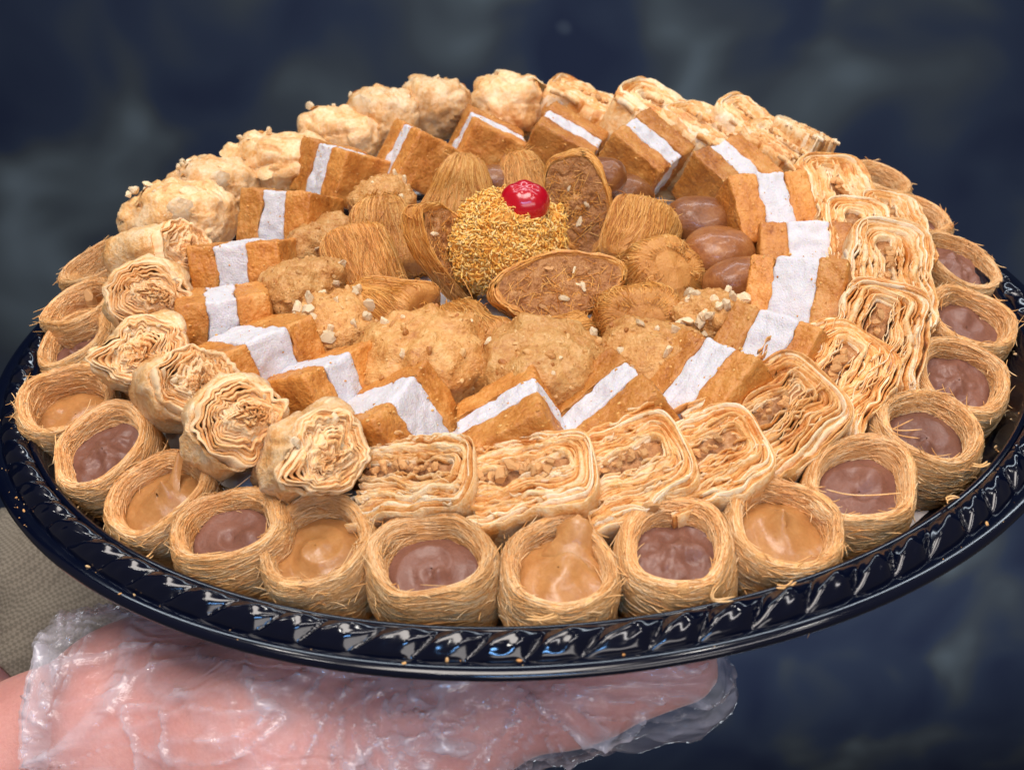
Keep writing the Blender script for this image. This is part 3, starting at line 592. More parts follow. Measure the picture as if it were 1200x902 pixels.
# ---------------------------------------------------------------- nut cookies
def make_cookie(seed):
    V, F = superell(26, 0.0150, 0.0140, 0.0122, 2.3)
    V = rough_up(V, F, ((0.0020, 0.009, 2), (0.0011, 0.0034, 3), (0.0004, 0.0012, 2)), 60 + seed)
    N = vnormals(V, F); r = np.random.default_rng(70 + seed); mb = MB(); b0, f0 = ball(3)
    for j in r.integers(0, len(V), 240):
        s_ = 0.00030 + 0.0009 * r.random() ** 2.2; mb.add(V[j] - N[j] * s_ * 0.3 + (b0 * np.array([1.3, 0.8, 0.6]) @ np.linalg.qr(r.normal(size=(3, 3)))[0] + 0.35 * vnoise(b0 * 1.5, int(j))[:, None] * b0) * s_, f0)
    return MB().add(V, F).mesh('cookie_body', M['cookie']), V, N, mb.mesh('crumbs', M['crumbs'])
M['crumbs'] = crumb('cookie_crumbs', [(0.25, (0.44, 0.16, 0.035)), (0.5, (0.66, 0.33, 0.10)), (0.9, (0.84, 0.56, 0.26))], size=0.003, rough=0.45, bump=0.4, island=0.5)
COOK = [make_cookie(s) for s in range(5)]
M['redspeck'] = crumb('berry_speck', [(0.3, (0.16, 0.025, 0.03)), (0.7, (0.26, 0.05, 0.055))], rough=0.35)
RED = nut_mesh(77, M['redspeck'])
def build_nut(var, p, k, label, i):
    t = thing('nut_cookie', free_frame(p, (i * 53) % 360, 0, 0, k['sc']), label, 'cookie', 'nut cookies'); me, V, N, cr = COOK[var]
    bo = obj('cookie_body', me, t); obj('crumbs', cr, bo, kind='stuff'); r = random.Random(1200 + i)
    view = t.matrix_world.to_3x3().inverted() @ Vector((0, -0.35, 0.6)); view = np.array(view.normalized())
    ok = np.nonzero((N @ view > 0.35))[0]
    for q in range(k['nn'] * 2 if k['nn'] > 8 else k['nn']):
        j = r.choice(list(ok)); s = r.uniform(0.0009, 0.0028) / k['sc'] * (1.2 if k['nn'] > 8 else 0.9)
        o = obj('nut_piece', r.choice(NUTS), t, V[j] + N[j] * s * 0.15, (r.random() * 6, r.random() * 6, r.random() * 6)); o.scale = (s * 1.2, s, s * 0.9)
    if k.get('pit'):
        cand = ok[np.argmax(N[ok] @ np.array(t.matrix_world.to_3x3().inverted() @ Vector((-0.35, -0.6, 0.5))))]
        o = obj('red_speck', RED, t, V[cand], (0.3, 0.2, 0.9)); o.scale = (0.0026, 0.0014, 0.001)

# ---------------------------------------------------------------- syrup balls
SYR = {}
def build_syrup(dims, p, k, label, i):
    V, F = superell(20, *dims, 2.2); V = rough_up(V, F, ((0.0006, 0.009, 2), (0.00012, 0.0022, 2)), 90 + i)
    o = obj('syrup_ball', MB().add(V, F).mesh('syrup_ball', M['syrup']), label=label, cat='pastry', group='brown syrup balls')
    o.matrix_world = free_frame(p, k['yaw'], 0, 4)

# ---------------------------------------------------------------- fried kataifi rolls
def hair_shape(x, psi, dims, taper, off, seed):
    a, b_, c_ = dims; e = 5.0; cs = np.maximum(1e-12, 1 - np.abs(x) ** e) ** (1 / e)
    w_ = cs * (1 + taper * x); q = 2 / 2.6
    y = (b_ * w_ + off) * np.sign(np.cos(psi)) * np.abs(np.cos(psi)) ** q; z = (c_ * w_ + off) * np.sign(np.sin(psi)) * np.abs(np.sin(psi)) ** q
    P = np.stack([a * x, y, z], -1)
    return P + 0.0018 * np.stack([vnoise(P / 0.010, seed), vnoise(P / 0.010 + 5, seed), vnoise(P / 0.010 + 9, seed)], -1)
def build_hair(var, p, k, label, i):
    r = np.random.default_rng(1500 + i); dims = k['dims']; tp = k['taper']
    t = thing('kataifi_roll', free_frame(p, k['yaw'], k['tx'], k['ty']), label, 'pastry', 'fried kataifi rolls')
    x = np.linspace(-1, 1, 24); x = np.sign(x) * np.abs(x) ** 0.7; ps = np.linspace(0, 2 * np.pi, 48, endpoint=False)
    Xg, Pg = np.meshgrid(x, ps, indexing='ij'); V = hair_shape(Xg, Pg, dims, tp, 0, i); mb = MB().add(V.reshape(-1, 3), grid_faces(24, 48, wrap_m=True))
    Vv = mb.verts(); F = mb.F[0]; Vv = rough_up(Vv, F, ((0.0003, 0.0020, 2),), i)
    body = obj('roll_core', MB().add(Vv, F).mesh('roll_core', M['hairbody']), t)
    S = 950; n = 9; tt = np.linspace(0, 1, n)[None]
    x0 = r.uniform(-1, 0.3, (S, 1)); x1 = np.minimum(x0 + r.uniform(0.7, 1.9, (S, 1)), 1.0); xx = x0 + (x1 - x0) * tt
    p0 = r.uniform(0, 2 * np.pi, (S, 1)); psi = p0 + r.normal(0, 0.16, (S, 1)) * (tt - 0.5) + 0.03 * np.sin(tt * 8 + p0 * 3)
    P = hair_shape(xx * 0.995, psi, dims, tp, r.uniform(-0.0001, 0.0005, (S, 1)), i)
    mb = MB().add(*tubes(P, r.uniform(0.00009, 0.00021, S)))
    S = 260      # cut ends: short stubs over both end faces
    ps = r.uniform(0, 2 * np.pi, (S, 1)); rr = np.sqrt(r.uniform(0, 1, (S, 1))); sg = r.choice([-1.0, 1.0], (S, 1))
    w_ = 0.8 * (1 + tp * sg) * rr; base = np.stack([sg * dims[0] * 0.93, dims[1] * w_ * np.cos(ps), dims[2] * w_ * np.sin(ps)], -1)
    dr = np.stack([sg * r.uniform(0.3, 1, (S, 1)), r.normal(0, 0.9, (S, 1)), r.normal(0, 0.9, (S, 1))], -1) * r.uniform(0.0012, 0.003, (S, 1, 1))
    P = base + dr * np.linspace(-0.4, 1, 4)[None, :, None]; mb.add(*tubes(P, r.uniform(0.00017, 0.0003, S)))
    S = 14; ps = r.uniform(0.2, 2.9, (S, 1)); xx = r.uniform(-0.8, 0.8, (S, 1)); base = hair_shape(xx, ps, dims, tp, 0.0004, i)
    d = r.normal(0, 1, (S, 1, 3)); tt = np.linspace(0, 1, 6)[None, :, None]; P = base + d * tt * r.uniform(0.001, 0.0035, (S, 1, 1)) + np.array([0, 0, 1.0]) * tt * (1 - tt) * 0.003
    mb.add(*tubes(P, 0.0002))
    obj('threads', mb.mesh('threads', M['hair']), body, kind='stuff')

# ---------------------------------------------------------------- walnut slices
def build_slice(var, p, k, label, i):
    r = np.random.default_rng(1800 + i); a, b_ = k['dims']; h = 0.0046
    fr = Matrix.Translation(p) @ Matrix.Rotation(rad(k['yaw']), 4, 'Z') @ Matrix.Rotation(rad(k['pitch']), 4, 'X') @ Matrix.Rotation(rad(k.get('roll', 0)), 4, 'Y')
    t = thing('walnut_slice', fr, label, 'pastry', 'walnut-filled slices')
    # local: the slice's face looks along -Y, its outline lies in X (long) and Z
    th = np.linspace(0, 2 * np.pi, 96, endpoint=False)
    def outline(s): 
        rx = np.cos(th); rz = np.sin(th); rz = np.where(rz < 0, rz * 0.72, rz)
        wob = 1 + 0.05 * np.sin(th * 3 + var) + 0.03 * np.sin(th * 5 + 2 * var)
        return np.stack([a * s * rx * wob, b_ * s * rz * wob], -1)
    rings = [(0.86, -h * 0.75), (0.90, -h * 0.98), (0.94, -h * 1.03), (0.98, -h * 0.90), (1.0, -h * 0.5), (1.0, h * 0.3), (0.99, h * 0.8), (0.95, h * 1.0), (0.90, h * 0.95), (0.86, h * 0.7)]
    V = np.stack([np.stack([outline(s)[:, 0], np.full(96, y), outline(s)[:, 1]], -1) for s, y in rings], 1)
    F = grid_faces(96, len(rings), wrap_n=True); Vv = rough_up(V.reshape(-1, 3), F[:, ::-1], ((0.0007, 0.006, 2), (0.0004, 0.0020, 2)), i)
    crust = obj('crust', MB().add(Vv, F).mesh('slice_crust', M['hairbody']), t)
    S = 300; n = 9; q = np.linspace(0, 1, n)[None]; ph = r.uniform(0, 2 * np.pi, (S, 1)) + r.uniform(0.3, 1.3, (S, 1)) * q; sl = r.uniform(0.15, 0.85, (S, 1)) + r.normal(0, 0.1, (S, 1)) * (q - .5)
    idx = (ph % (2 * np.pi)) / (2 * np.pi) * 96; i0 = np.floor(idx).astype(int) % 96; fr_ = (idx - np.floor(idx))[..., None]; ri = np.clip(sl, 0.02, 0.98) * (len(rings) - 1); j0 = np.floor(ri).astype(int); fj = (ri - j0)[..., None]
    G = Vv.reshape(96, len(rings), 3)
    P = (G[i0, j0] * (1 - fr_) + G[(i0 + 1) % 96, j0] * fr_) * (1 - fj) + (G[i0, j0 + 1] * (1 - fr_) + G[(i0 + 1) % 96, j0 + 1] * fr_) * fj
    cen = np.array([0, 0, 0.0]); P = P + (P - cen) * 0.02
    mb = MB().add(*tubes(P, r.uniform(0.00017, 0.0003, S)))
    S = 220; ph = r.uniform(0, 2 * np.pi, (S, 1)); rr = r.uniform(0.1, 0.88, (S, 1)); base = np.stack([a * rr * np.cos(ph), -h * (0.97 + 0.18 * (1 - rr)), b_ * 0.85 * rr * np.sin(ph)], -1)
    d = r.normal(0, 1, (S, 1, 3)) * np.array([1, 0.12, 1]); P = base + d * np.linspace(-1, 1, 6)[None, :, None] * r.uniform(0.0008, 0.0030, (S, 1, 1)); mb.add(*tubes(P, 0.00016))
    obj('threads', mb.mesh('slice_threads', M['hair']), crust, kind='stuff')
    rr = np.linspace(0.002, 0.90, 34)
    for sgn in (-1, 1):
        V = np.stack([np.stack([outline(s)[:, 0], np.full(96, sgn * h * (0.95 + 0.18 * (1 - s))), outline(s)[:, 1]], -1) for s in rr], 1).reshape(-1, 3)
        nz = fbm(V / 0.0042, 5 + i, 4) * 1.3; crack = np.abs(vnoise(V / 0.0075, 9 + i)); d = 0.0006 * nz - 0.0012 * np.clip(0.12 - crack, 0, 1) / 0.12 * (np.linalg.norm(V / np.array([a, 1, b_]), axis=1) < 0.7)
        V[:, 1] += sgn * d
        F = grid_faces(96, 34, wrap_n=True); obj('filling', MB().add(V, F if sgn > 0 else F[:, ::-1]).mesh('walnut_filling', M['walnut']), t)
    for q in range(7):
        s = r.uniform(0.0009, 0.0020); ph = r.uniform(0, 6.28); rr_ = r.uniform(0, 0.6)
        o = obj('walnut_piece', NUTS[q % 5] if q % 3 else PEAS[q % 5], t, (a * rr_ * math.cos(ph), -h * 1.08, b_ * rr_ * math.sin(ph)), (0, r.uniform(0, 6), 0)); o.scale = (s * 1.5, s * 0.6, s)

# ---------------------------------------------------------------- coconut ball and cherry
def build_coco(var, p, k, label, i):
    r = np.random.default_rng(5); t = thing('coconut_ball', Matrix.Translation(p), label, 'pastry')
    V, F = ball(26); V = V * np.array([0.0215, 0.0215, 0.0182]); V = rough_up(V, F, ((0.0022, 0.011, 2), (0.0008, 0.003, 2)), 3)
    b_ = obj('ball_core', MB().add(V, F).mesh('ball_core', M['cocobody']), t)
    S = 8000; pk = r.integers(0, len(V), S); Nn = vnormals(V, F); d = Nn[pk][:, None] + 0.0; base = V[pk][:, None] + r.normal(0, 0.0005, (S, 1, 3))
    tg = np.cross(d, r.normal(size=(S, 1, 3))); tg /= np.linalg.norm(tg, axis=2, keepdims=True) + 1e-9; ln = r.uniform(0.0010, 0.0032, (S, 1, 1)); q = np.linspace(-0.5, 0.5, 5)[None, :, None]
    P = base + tg * ln * q + d * (0.0004 + ln * r.normal(0, 0.5, (S, 1, 1)) * q + 0.0014 * (0.25 - q * q) * r.uniform(-1, 2.5, (S, 1, 1)))
    obj('coconut_shreds', MB().add(*tubes(P, r.uniform(0.00022, 0.0005, S))).mesh('coconut_shreds', M['coconut']), b_, kind='stuff')
def build_cherry(var, p, k, label, i):
    V, F = ball(20); th = np.arctan2(V[:, 1], V[:, 0]); rr = np.hypot(V[:, 0], V[:, 1])
    V = V * np.array([0.0092, 0.0090, 0.0084]); top = V[:, 2] > 0
    V[:, 2] -= np.where(top, 0.0009 * np.exp(-(rr / 0.30) ** 2), 0); V = V * (1 + 0.03 * np.sin(th * 5)[:, None] * (rr[:, None] > 0.1)); V = rough_up(V, F, ((0.0003, 0.006, 1),), 12)
    o = obj('cherry', MB().add(V, F).mesh('cherry', M['cherry']), label=label, cat='cherry'); o.matrix_world = Matrix.Translation(p) @ Matrix.Rotation(0.3, 4, 'X')

# ---------------------------------------------------------------- where every sweet lies: kind, variant, place (m), pose, label
ITEMS = [
 ('cup', (0, None), (-0.1773, 0.0347, 0.0192), {'lean': 16, 'tilt': 10}, 'pale kataifi cup edge peeking out highest on the left rim'),
 ('cup', (1, 'cara2'), (-0.1753, -0.0008, 0.0146), {'lean': 16, 'tilt': 12}, 'pale kataifi cup with an almond sliver on the far left edge'),
 ('cup', (2, 'choc0'), (-0.1720, -0.0216, 0.0081), {'lean': 18, 'tilt': 15}, 'foreshortened chocolate kataifi cup facing left above the hollow caramel cup'),
 ('cup', (3, 'cara2'), (-0.1570, -0.0689, 0.0116), {'lean': 6, 'tilt': 16}, 'hollow-looking kataifi cup facing left beside the dark blue rim'),
 ('cup', (0, 'choc1'), (-0.1373, -0.0976, 0.0072), {'lean': 18, 'tilt': 10}, 'chocolate kataifi cup at lower left with stray shreds on its lip'),
 ('cup', (1, 'cara1'), (-0.1135, -0.1230, 0.0070), {'lean': 17, 'tilt': 5}, 'kataifi cup with a caramel streak pulled up over its back lip'),
 ('cup', (2, 'choc2'), (-0.0866, -0.1428, 0.0068), {'lean': 14}, 'chocolate kataifi cup at lower left between two caramel cups'),
 ('cup', (3, 'cara0'), (-0.0607, -0.1525, 0.0067), {'lean': 13}, 'shaggiest kataifi cup at the front with pale swirled caramel'),
 ('cup', (0, 'choc0'), (-0.0274, -0.1613, 0.0066), {'lean': 11}, 'chocolate kataifi cup at the front directly left of the centre caramel cup'),
 ('cup', (1, 'cara3'), (0.0063, -0.1657, 0.0066), {'lean': 11}, 'front caramel kataifi cup with caramel spilling over its back lip'),
 ('cup', (2, 'choc1'), (0.0386, -0.1605, 0.0066), {'lean': 12}, 'chocolate kataifi cup with a nut crumb on its back lip'),
 ('cup', (3, 'cara1'), (0.0702, -0.1525, 0.0067), {'lean': 14}, 'caramel kataifi cup at lower right with one pointed caramel peak'),
 ('cup', (0, 'choc2'), (0.0967, -0.1351, 0.0069), {'lean': 16, 'tilt': -5}, 'chocolate kataifi cup with one long thread lying across its filling'),
 ('cup', (1, 'choc0'), (0.1231, -0.1114, 0.0071), {'lean': 17, 'tilt': -10}, 'chocolate kataifi cup with a curled swirl and loose threads at back lip'),
 ('cup', (2, 'choc1'), (0.1444, -0.0791, 0.0074), {'lean': 18, 'tilt': -16}, 'smooth-filled chocolate kataifi cup third highest on the right rim'),
 ('cup', (3, 'choc2'), (0.1634, -0.0405, 0.0078), {'lean': 17, 'tilt': -20}, 'chocolate kataifi cup at far right nearest the visible black rim'),
 ('cup', (0, 'choc1'), (0.1763, 0.0093, 0.0085), {'lean': 15, 'tilt': -18}, 'narrow foreshortened chocolate kataifi cup on the upper right edge'),
 ('cup', (1, 'choc0'), (0.1718, 0.0475, 0.0152), {'lean': 15, 'tilt': -16}, 'pale kataifi cup edge with hollow opening high on the right'),
 ('cup', (2, None), (0.1622, 0.0775, 0.0198), {'lean': 12, 'tilt': -10}, 'highest kataifi cup edge showing on the right rim'),
 ('roll', 3, (-0.1445, 0.0554, 0.0244), {'yaw': -20, 'tx': 0, 'ty': -8, 'sc': 1.34}, 'crumb-coated pale phyllo roll left of the highest left cream cake'),
 ('roll', 0, (-0.1447, 0.0111, 0.0261), {'yaw': -25, 'tx': 0, 'ty': -18, 'sc': 0.99}, 'flaky phyllo roll wedged left of the second cream cake on the left'),
 ('roll', 1, (-0.1339, -0.0274, 0.0234), {'yaw': -70, 'tx': 0, 'ty': -30, 'sc': 1.01}, 'phyllo roll with a dark coiled end and white sugared tip'),
 ('roll', 2, (-0.1295, -0.0638, 0.0205), {'yaw': -70, 'tx': 0, 'ty': -32, 'sc': 1.0}, 'phyllo roll with orange pleated end facing front beside the hollow cup'),
 ('roll', 0, (-0.1108, -0.0836, 0.0188), {'yaw': -46, 'tx': 12, 'ty': -30, 'sc': 0.98}, 'whitish phyllo roll with ruffled end between the orange pleated and golden rolls'),
 ('roll', 1, (-0.0886, -0.1087, 0.0176), {'yaw': -50, 'tx': 10, 'ty': -36, 'sc': 1.0}, 'golden phyllo roll with open ruffled end below the lowest left cream cake'),
 ('roll', 2, (-0.0664, -0.1249, 0.0167), {'yaw': -46, 'tx': 8, 'ty': -30, 'sc': 0.98}, 'wide crumbly phyllo roll left of the folded phyllo blocks'),
 ('block', 0, (-0.0321, -0.1346, 0.0132), {'tx': -66, 'ty': -8, 'sc': 0.92, 'spin': 0}, 'folded phyllo block with brown gap, leftmost of the folded blocks'),
 ('block', 1, (0.0004, -0.1379, 0.0130), {'tx': -66, 'ty': -10, 'sc': 1.01}, 'folded phyllo block with large chopped nuts at the front centre'),
 ('block', 2, (0.0276, -0.1359, 0.0132), {'tx': -66, 'ty': -18, 'sc': 0.97}, 'folded phyllo block tilted steeply right of the large-nut block'),
 ('block', 3, (0.0503, -0.1327, 0.0135), {'tx': -66, 'ty': -12, 'sc': 0.98}, 'folded phyllo block with brown nut crumbs behind the peaked caramel cup'),
 ('block', 4, (0.0730, -0.1149, 0.0142), {'tx': -66, 'ty': -18, 'sc': 1.19}, 'pale folded phyllo block fanned open left of the long-thread chocolate cup'),
 ('block', 5, (0.0978, -0.0940, 0.0154), {'tx': -68, 'ty': -22, 'sc': 1.07}, 'folded phyllo block with big nut chunks behind the curled-swirl chocolate cup'),
 ('block', 0, (0.1174, -0.0722, 0.0169), {'tx': -74, 'ty': -36, 'sc': 1.11}, 'tall folded phyllo block with nut seam right of the widest cream cake'),
 ('block', 1, (0.1339, -0.0292, 0.0204), {'tx': -78, 'ty': -32, 'sc': 1.19}, 'folded phyllo block with upright pleats above the tall nut-seam block'),
 ('block', 4, (0.1326, 0.0337, 0.0258), {'tx': -80, 'ty': -34, 'sc': 1.18}, 'coiled pale phyllo block at upper right beside a leaning cream cake'),
 ('block', 3, (0.1469, 0.0089, 0.0231), {'tx': -80, 'ty': -28, 'sc': 0.93}, 'loose phyllo block tucked behind the upper right cups'),
 ('block', 2, (0.1304, -0.0022, 0.0234), {'tx': -80, 'ty': -34, 'sc': 0.96}, 'small ruffled phyllo block right of the level cream cake'),
 ('block', 5, (0.1196, 0.0955, 0.0322), {'tx': -84, 'ty': -20, 'sc': 0.85}, 'pale phyllo block standing behind the upper right cream cake'),
 ('block', 1, (0.1326, 0.1017, 0.0337), {'tx': -70, 'ty': -10, 'sc': 0.72}, 'upright folded phyllo flap sticking up at the upper right edge'),
 ('block', 0, (0.1135, 0.1204, 0.0325), {'tx': -86, 'ty': -30, 'sc': 1.04}, 'pointed phyllo block forming a peak on the upper right skyline'),
 ('block', 3, (0.0931, 0.1140, 0.0324), {'tx': -86, 'ty': -20, 'sc': 1.25}, 'flat phyllo block low behind the pointed skyline block'),
 ('block', 2, (0.0748, 0.1309, 0.0353), {'tx': -86, 'ty': -26, 'sc': 1.41}, 'crumpled phyllo block on the back edge right of the ridged one'),
 ('block', 4, (0.0387, 0.1580, 0.0366), {'tx': -86, 'ty': -26, 'sc': 1.2}, 'ridged phyllo block on the back edge right of centre'),
 ('roll', 4, (-0.0013, 0.1605, 0.0361), {'yaw': -100, 'tx': 0, 'ty': -20, 'sc': 1.47}, 'smooth phyllo roll on the back edge right behind the middle back cake'),
 ('roll', 5, (-0.0375, 0.1688, 0.0363), {'yaw': -100, 'tx': 0, 'ty': -22, 'sc': 1.29}, 'pinkish rounded phyllo roll on the back edge left of centre'),
 ('roll', 3, (-0.0655, 0.1505, 0.0361), {'yaw': -60, 'tx': 0, 'ty': -16, 'sc': 1.28}, 'pale plump phyllo roll behind the second back cake from the left'),
 ('roll', 4, (-0.0838, 0.1397, 0.0322), {'yaw': -30, 'tx': 0, 'ty': -4, 'sc': 1.21}, 'smooth pale phyllo roll at the upper left skyline above a tilted cake'),
 ('roll', 5, (-0.1102, 0.1064, 0.0304), {'yaw': -20, 'tx': 0, 'ty': -4, 'sc': 1.3}, 'smooth oval phyllo roll left of the dark tilted cream cake'),
 ('roll', 3, (-0.1373, 0.0896, 0.0261), {'yaw': -15, 'tx': 0, 'ty': -4, 'sc': 1.13}, 'phyllo roll with a nutty tip lying above the crumb-coated one'),
 ('cake', 0, (-0.0952, 0.0423, 0.0257), {'ty': -24}, 'cream cake on the left side directly under the smooth oval phyllo roll'),
 ('cake', 1, (-0.1062, 0.0000, 0.0226), {'ty': -20}, 'cream cake on the left side with a pink-brown outer layer'),
 ('cake', 0, (-0.1069, -0.0387, 0.0177), {'ty': -12}, 'cream cake lying level as the leftmost of all the cakes'),
 ('cake', 2, (-0.0895, -0.0694, 0.0171), {'ty': -16}, 'long slanted cream cake at lower left below the level one'),
 ('cake', 1, (-0.0666, -0.0834, 0.0122), {'ty': -24}, 'cream cake at lower left wedged under a nut cookie'),
 ('cake', 3, (-0.0434, -0.1035, 0.0107), {'ty': -26}, 'cream cake at lower left with wide white top edges'),
 ('cake', 4, (-0.0041, -0.1106, 0.0110), {'ty': -30}, 'cream cake front centre with thin white chevron, largest brown face'),
 ('cake', 4, (0.0278, -0.1037, 0.0099), {'ty': -34}, 'cream cake right of the front centre one with thin white chevron'),
 ('cake', 1, (0.0566, -0.0973, 0.0122), {'ty': -38}, 'cream cake at lower right with broad white diagonal stripe'),
 ('cake', 2, (0.0799, -0.0784, 0.0117), {'ty': -44}, 'cream cake at right whose white top overlaps the broad-striped one'),
 ('cake', 3, (0.0963, -0.0470, 0.0182), {'ty': -48}, 'widest-topped cream cake on the right side'),
 ('cake', 2, (0.1087, -0.0044, 0.0143), {'ty': -40}, 'cream cake on the right side with a level white band'),
 ('cake', 1, (0.0998, 0.0233, 0.0241), {'ty': -42}, 'tall cream cake at upper right leaning over the brown syrup balls'),
 ('cake', 0, (0.0940, 0.0718, 0.0229), {'ty': -30}, 'cream cake at upper right with a steep narrow white stripe'),
 ('cake', 4, (0.0576, 0.0897, 0.0292), {'ty': -32}, 'cream cake at the back right with white stripe sloping down right'),
 ('cake', 4, (0.0227, 0.1125, 0.0291), {'ty': -30}, 'cream cake at the back just behind the standing walnut slice'),
 ('cake', 4, (-0.0131, 0.1171, 0.0295), {'ty': -30}, 'cream cake at the back centre above the kataifi rolls'),
 ('cake', 4, (-0.0429, 0.0955, 0.0308), {'ty': -32}, 'cream cake at the back left with darkest brown face'),
 ('cake', 4, (-0.0784, 0.0872, 0.0298), {'ty': -28}, 'cream cake at upper left with narrow white left edge'),
 ('nut', 0, (-0.0803, 0.0243, 0.0209), {'sc': 1.0, 'nn': 5}, 'sandy nut cookie between the two upper left cream cakes'),
 ('nut', 1, (-0.0825, -0.0194, 0.0211), {'sc': 1.15, 'nn': 2}, 'smooth nut cookie with one white nut on top at left'),
 ('nut', 2, (-0.0674, -0.0428, 0.0151), {'sc': 1.15, 'nn': 12}, 'nut cookie covered in white chopped nuts at left'),
 ('nut', 3, (-0.0348, -0.0701, 0.0145), {'sc': 1.5, 'nn': 8}, 'largest nut cookie with scattered pale bits at lower left of centre'),
 ('nut', 4, (0.0062, -0.0779, 0.0111), {'sc': 1.55, 'nn': 7}, 'craggy golden nut cookie behind the front centre cream cake'),
 ('nut', 0, (0.0434, -0.0738, 0.0122), {'sc': 1.25, 'nn': 9, 'pit': 1}, 'nut cookie with a red speck and white nuts on its far side'),
 ('nut', 1, (0.0673, -0.0517, 0.0155), {'sc': 1.05, 'nn': 13}, 'round nut cookie topped with pale flaked nuts beside the syrup balls'),
 ('nut', 2, (-0.0581, 0.0558, 0.0270), {'sc': 1.0, 'nn': 6}, 'greyish crumbly nut cookie behind the upper left kataifi roll'),
 ('syrup', (0.0168, 0.0116, 0.011), (0.0830, -0.0226, 0.0160), {'yaw': 8}, 'reddish brown oval syrup ball lowest of the smooth brown ones'),
 ('syrup', (0.0145, 0.0133, 0.0116), (0.0770, 0.0007, 0.0182), {'yaw': 0}, 'matte brown round syrup ball in the middle of the brown trio'),
 ('syrup', (0.0162, 0.0128, 0.0116), (0.0746, 0.0291, 0.0205), {'yaw': 0}, 'brown oval syrup ball highest of the brown trio'),
 ('syrup', (0.0174, 0.011, 0.0099), (0.0422, 0.0577, 0.0235), {'yaw': 10}, 'long brown syrup ball lying behind the tan kataifi roll'),
 ('syrup', (0.0099, 0.0087, 0.0075), (0.0354, 0.0396, 0.0402), {'yaw': 0}, 'small greenish brown syrup ball beside the standing walnut slice'),
 ('syrup', (0.0104, 0.0093, 0.0093), (-0.0093, 0.0719, 0.0267), {'yaw': 0}, 'small brown syrup ball half hidden between two kataifi rolls'),
 ('hair', 0, (0.0475, 0.0140, 0.0216), {'yaw': 60, 'tx': 0, 'ty': -35, 'dims': (0.0145, 0.0135, 0.0125), 'taper': 0.1}, 'tan kataifi roll between the standing walnut slice and syrup balls'),
 ('hair', 1, (0.0514, -0.0130, 0.0168), {'yaw': -60, 'tx': 0, 'ty': -38, 'dims': (0.0115, 0.0155, 0.0145), 'taper': 0.0}, 'round kataifi disc with orange face in front of the tan roll'),
 ('hair', 2, (0.0400, -0.0427, 0.0152), {'yaw': -80, 'tx': 0, 'ty': -25, 'dims': (0.012, 0.0145, 0.0115), 'taper': 0.0}, 'short orange kataifi roll below the round kataifi disc'),
 ('hair', 3, (-0.0240, 0.0551, 0.0285), {'yaw': 70, 'tx': 0, 'ty': -62, 'dims': (0.0175, 0.015, 0.011), 'taper': -0.45}, 'upright kataifi bundle with hair falling from its top, behind the ball'),
 ('hair', 0, (0.0028, 0.0718, 0.0254), {'yaw': 110, 'tx': 0, 'ty': -60, 'dims': (0.0165, 0.012, 0.0105), 'taper': -0.45}, 'narrow kataifi bundle leaning behind the cherry'),
 ('hair', 1, (-0.0543, 0.0240, 0.0239), {'yaw': 100, 'tx': 0, 'ty': -55, 'dims': (0.018, 0.015, 0.011), 'taper': -0.35}, 'kataifi roll with coarse threads left of the left walnut slice'),
 ('hair', 2, (-0.0604, -0.0022, 0.0213), {'yaw': 118, 'tx': 0, 'ty': -48, 'dims': (0.017, 0.014, 0.01), 'taper': 0.05}, 'square kataifi pillow with diagonal threads at left of centre'),
 ('hair', 3, (-0.0506, -0.0299, 0.0184), {'yaw': 150, 'tx': 0, 'ty': -15, 'dims': (0.0155, 0.013, 0.0095), 'taper': -0.4}, 'triangular kataifi roll below the left walnut slice'),
 ('hair', 0, (-0.0212, -0.0433, 0.0126), {'yaw': 115, 'tx': 0, 'ty': -25, 'dims': (0.013, 0.0125, 0.0095), 'taper': -0.45}, 'small kataifi wedge just in front of the coconut ball'),
 ('hair', 1, (0.0107, -0.0468, 0.0081), {'yaw': 20, 'tx': 0, 'ty': -10, 'dims': (0.015, 0.011, 0.009), 'taper': 0.0}, 'dark fried kataifi roll under the lying walnut slice'),
 ('slice', 0, (0.0135, -0.0325, 0.0224), {'yaw': 14, 'pitch': -38, 'dims': (0.0245, 0.014)}, 'walnut-filled pastry slice lying flat in front of the coconut ball'),
 ('slice', 1, (0.0232, 0.0325, 0.0318), {'yaw': -8, 'pitch': -12, 'roll': 75, 'dims': (0.0215, 0.0155)}, 'walnut-filled pastry slice standing upright right of the cherry'),
 ('slice', 2, (-0.0293, -0.0097, 0.0302), {'yaw': 58, 'pitch': -16, 'roll': 70, 'dims': (0.0225, 0.0125)}, 'walnut-filled pastry slice standing on edge left of the coconut ball'),
 ('coco', 0, (-0.0046, -0.0072, 0.0320), {}, 'golden shredded coconut ball in the middle of the tray'),
 ('cherry', 0, (0.0027, -0.0117, 0.0487), {}, 'glossy red candied cherry on top of the coconut ball'),
]
BUILD = {'cup': build_cup, 'roll': build_roll, 'block': build_block, 'cake': build_cake, 'nut': build_nut, 'syrup': build_syrup, 'hair': build_hair, 'slice': build_slice, 'coco': build_coco, 'cherry': build_cherry}
for i, (kind, var, p, k, label) in enumerate(ITEMS): BUILD[kind](var, p, k, label, i)

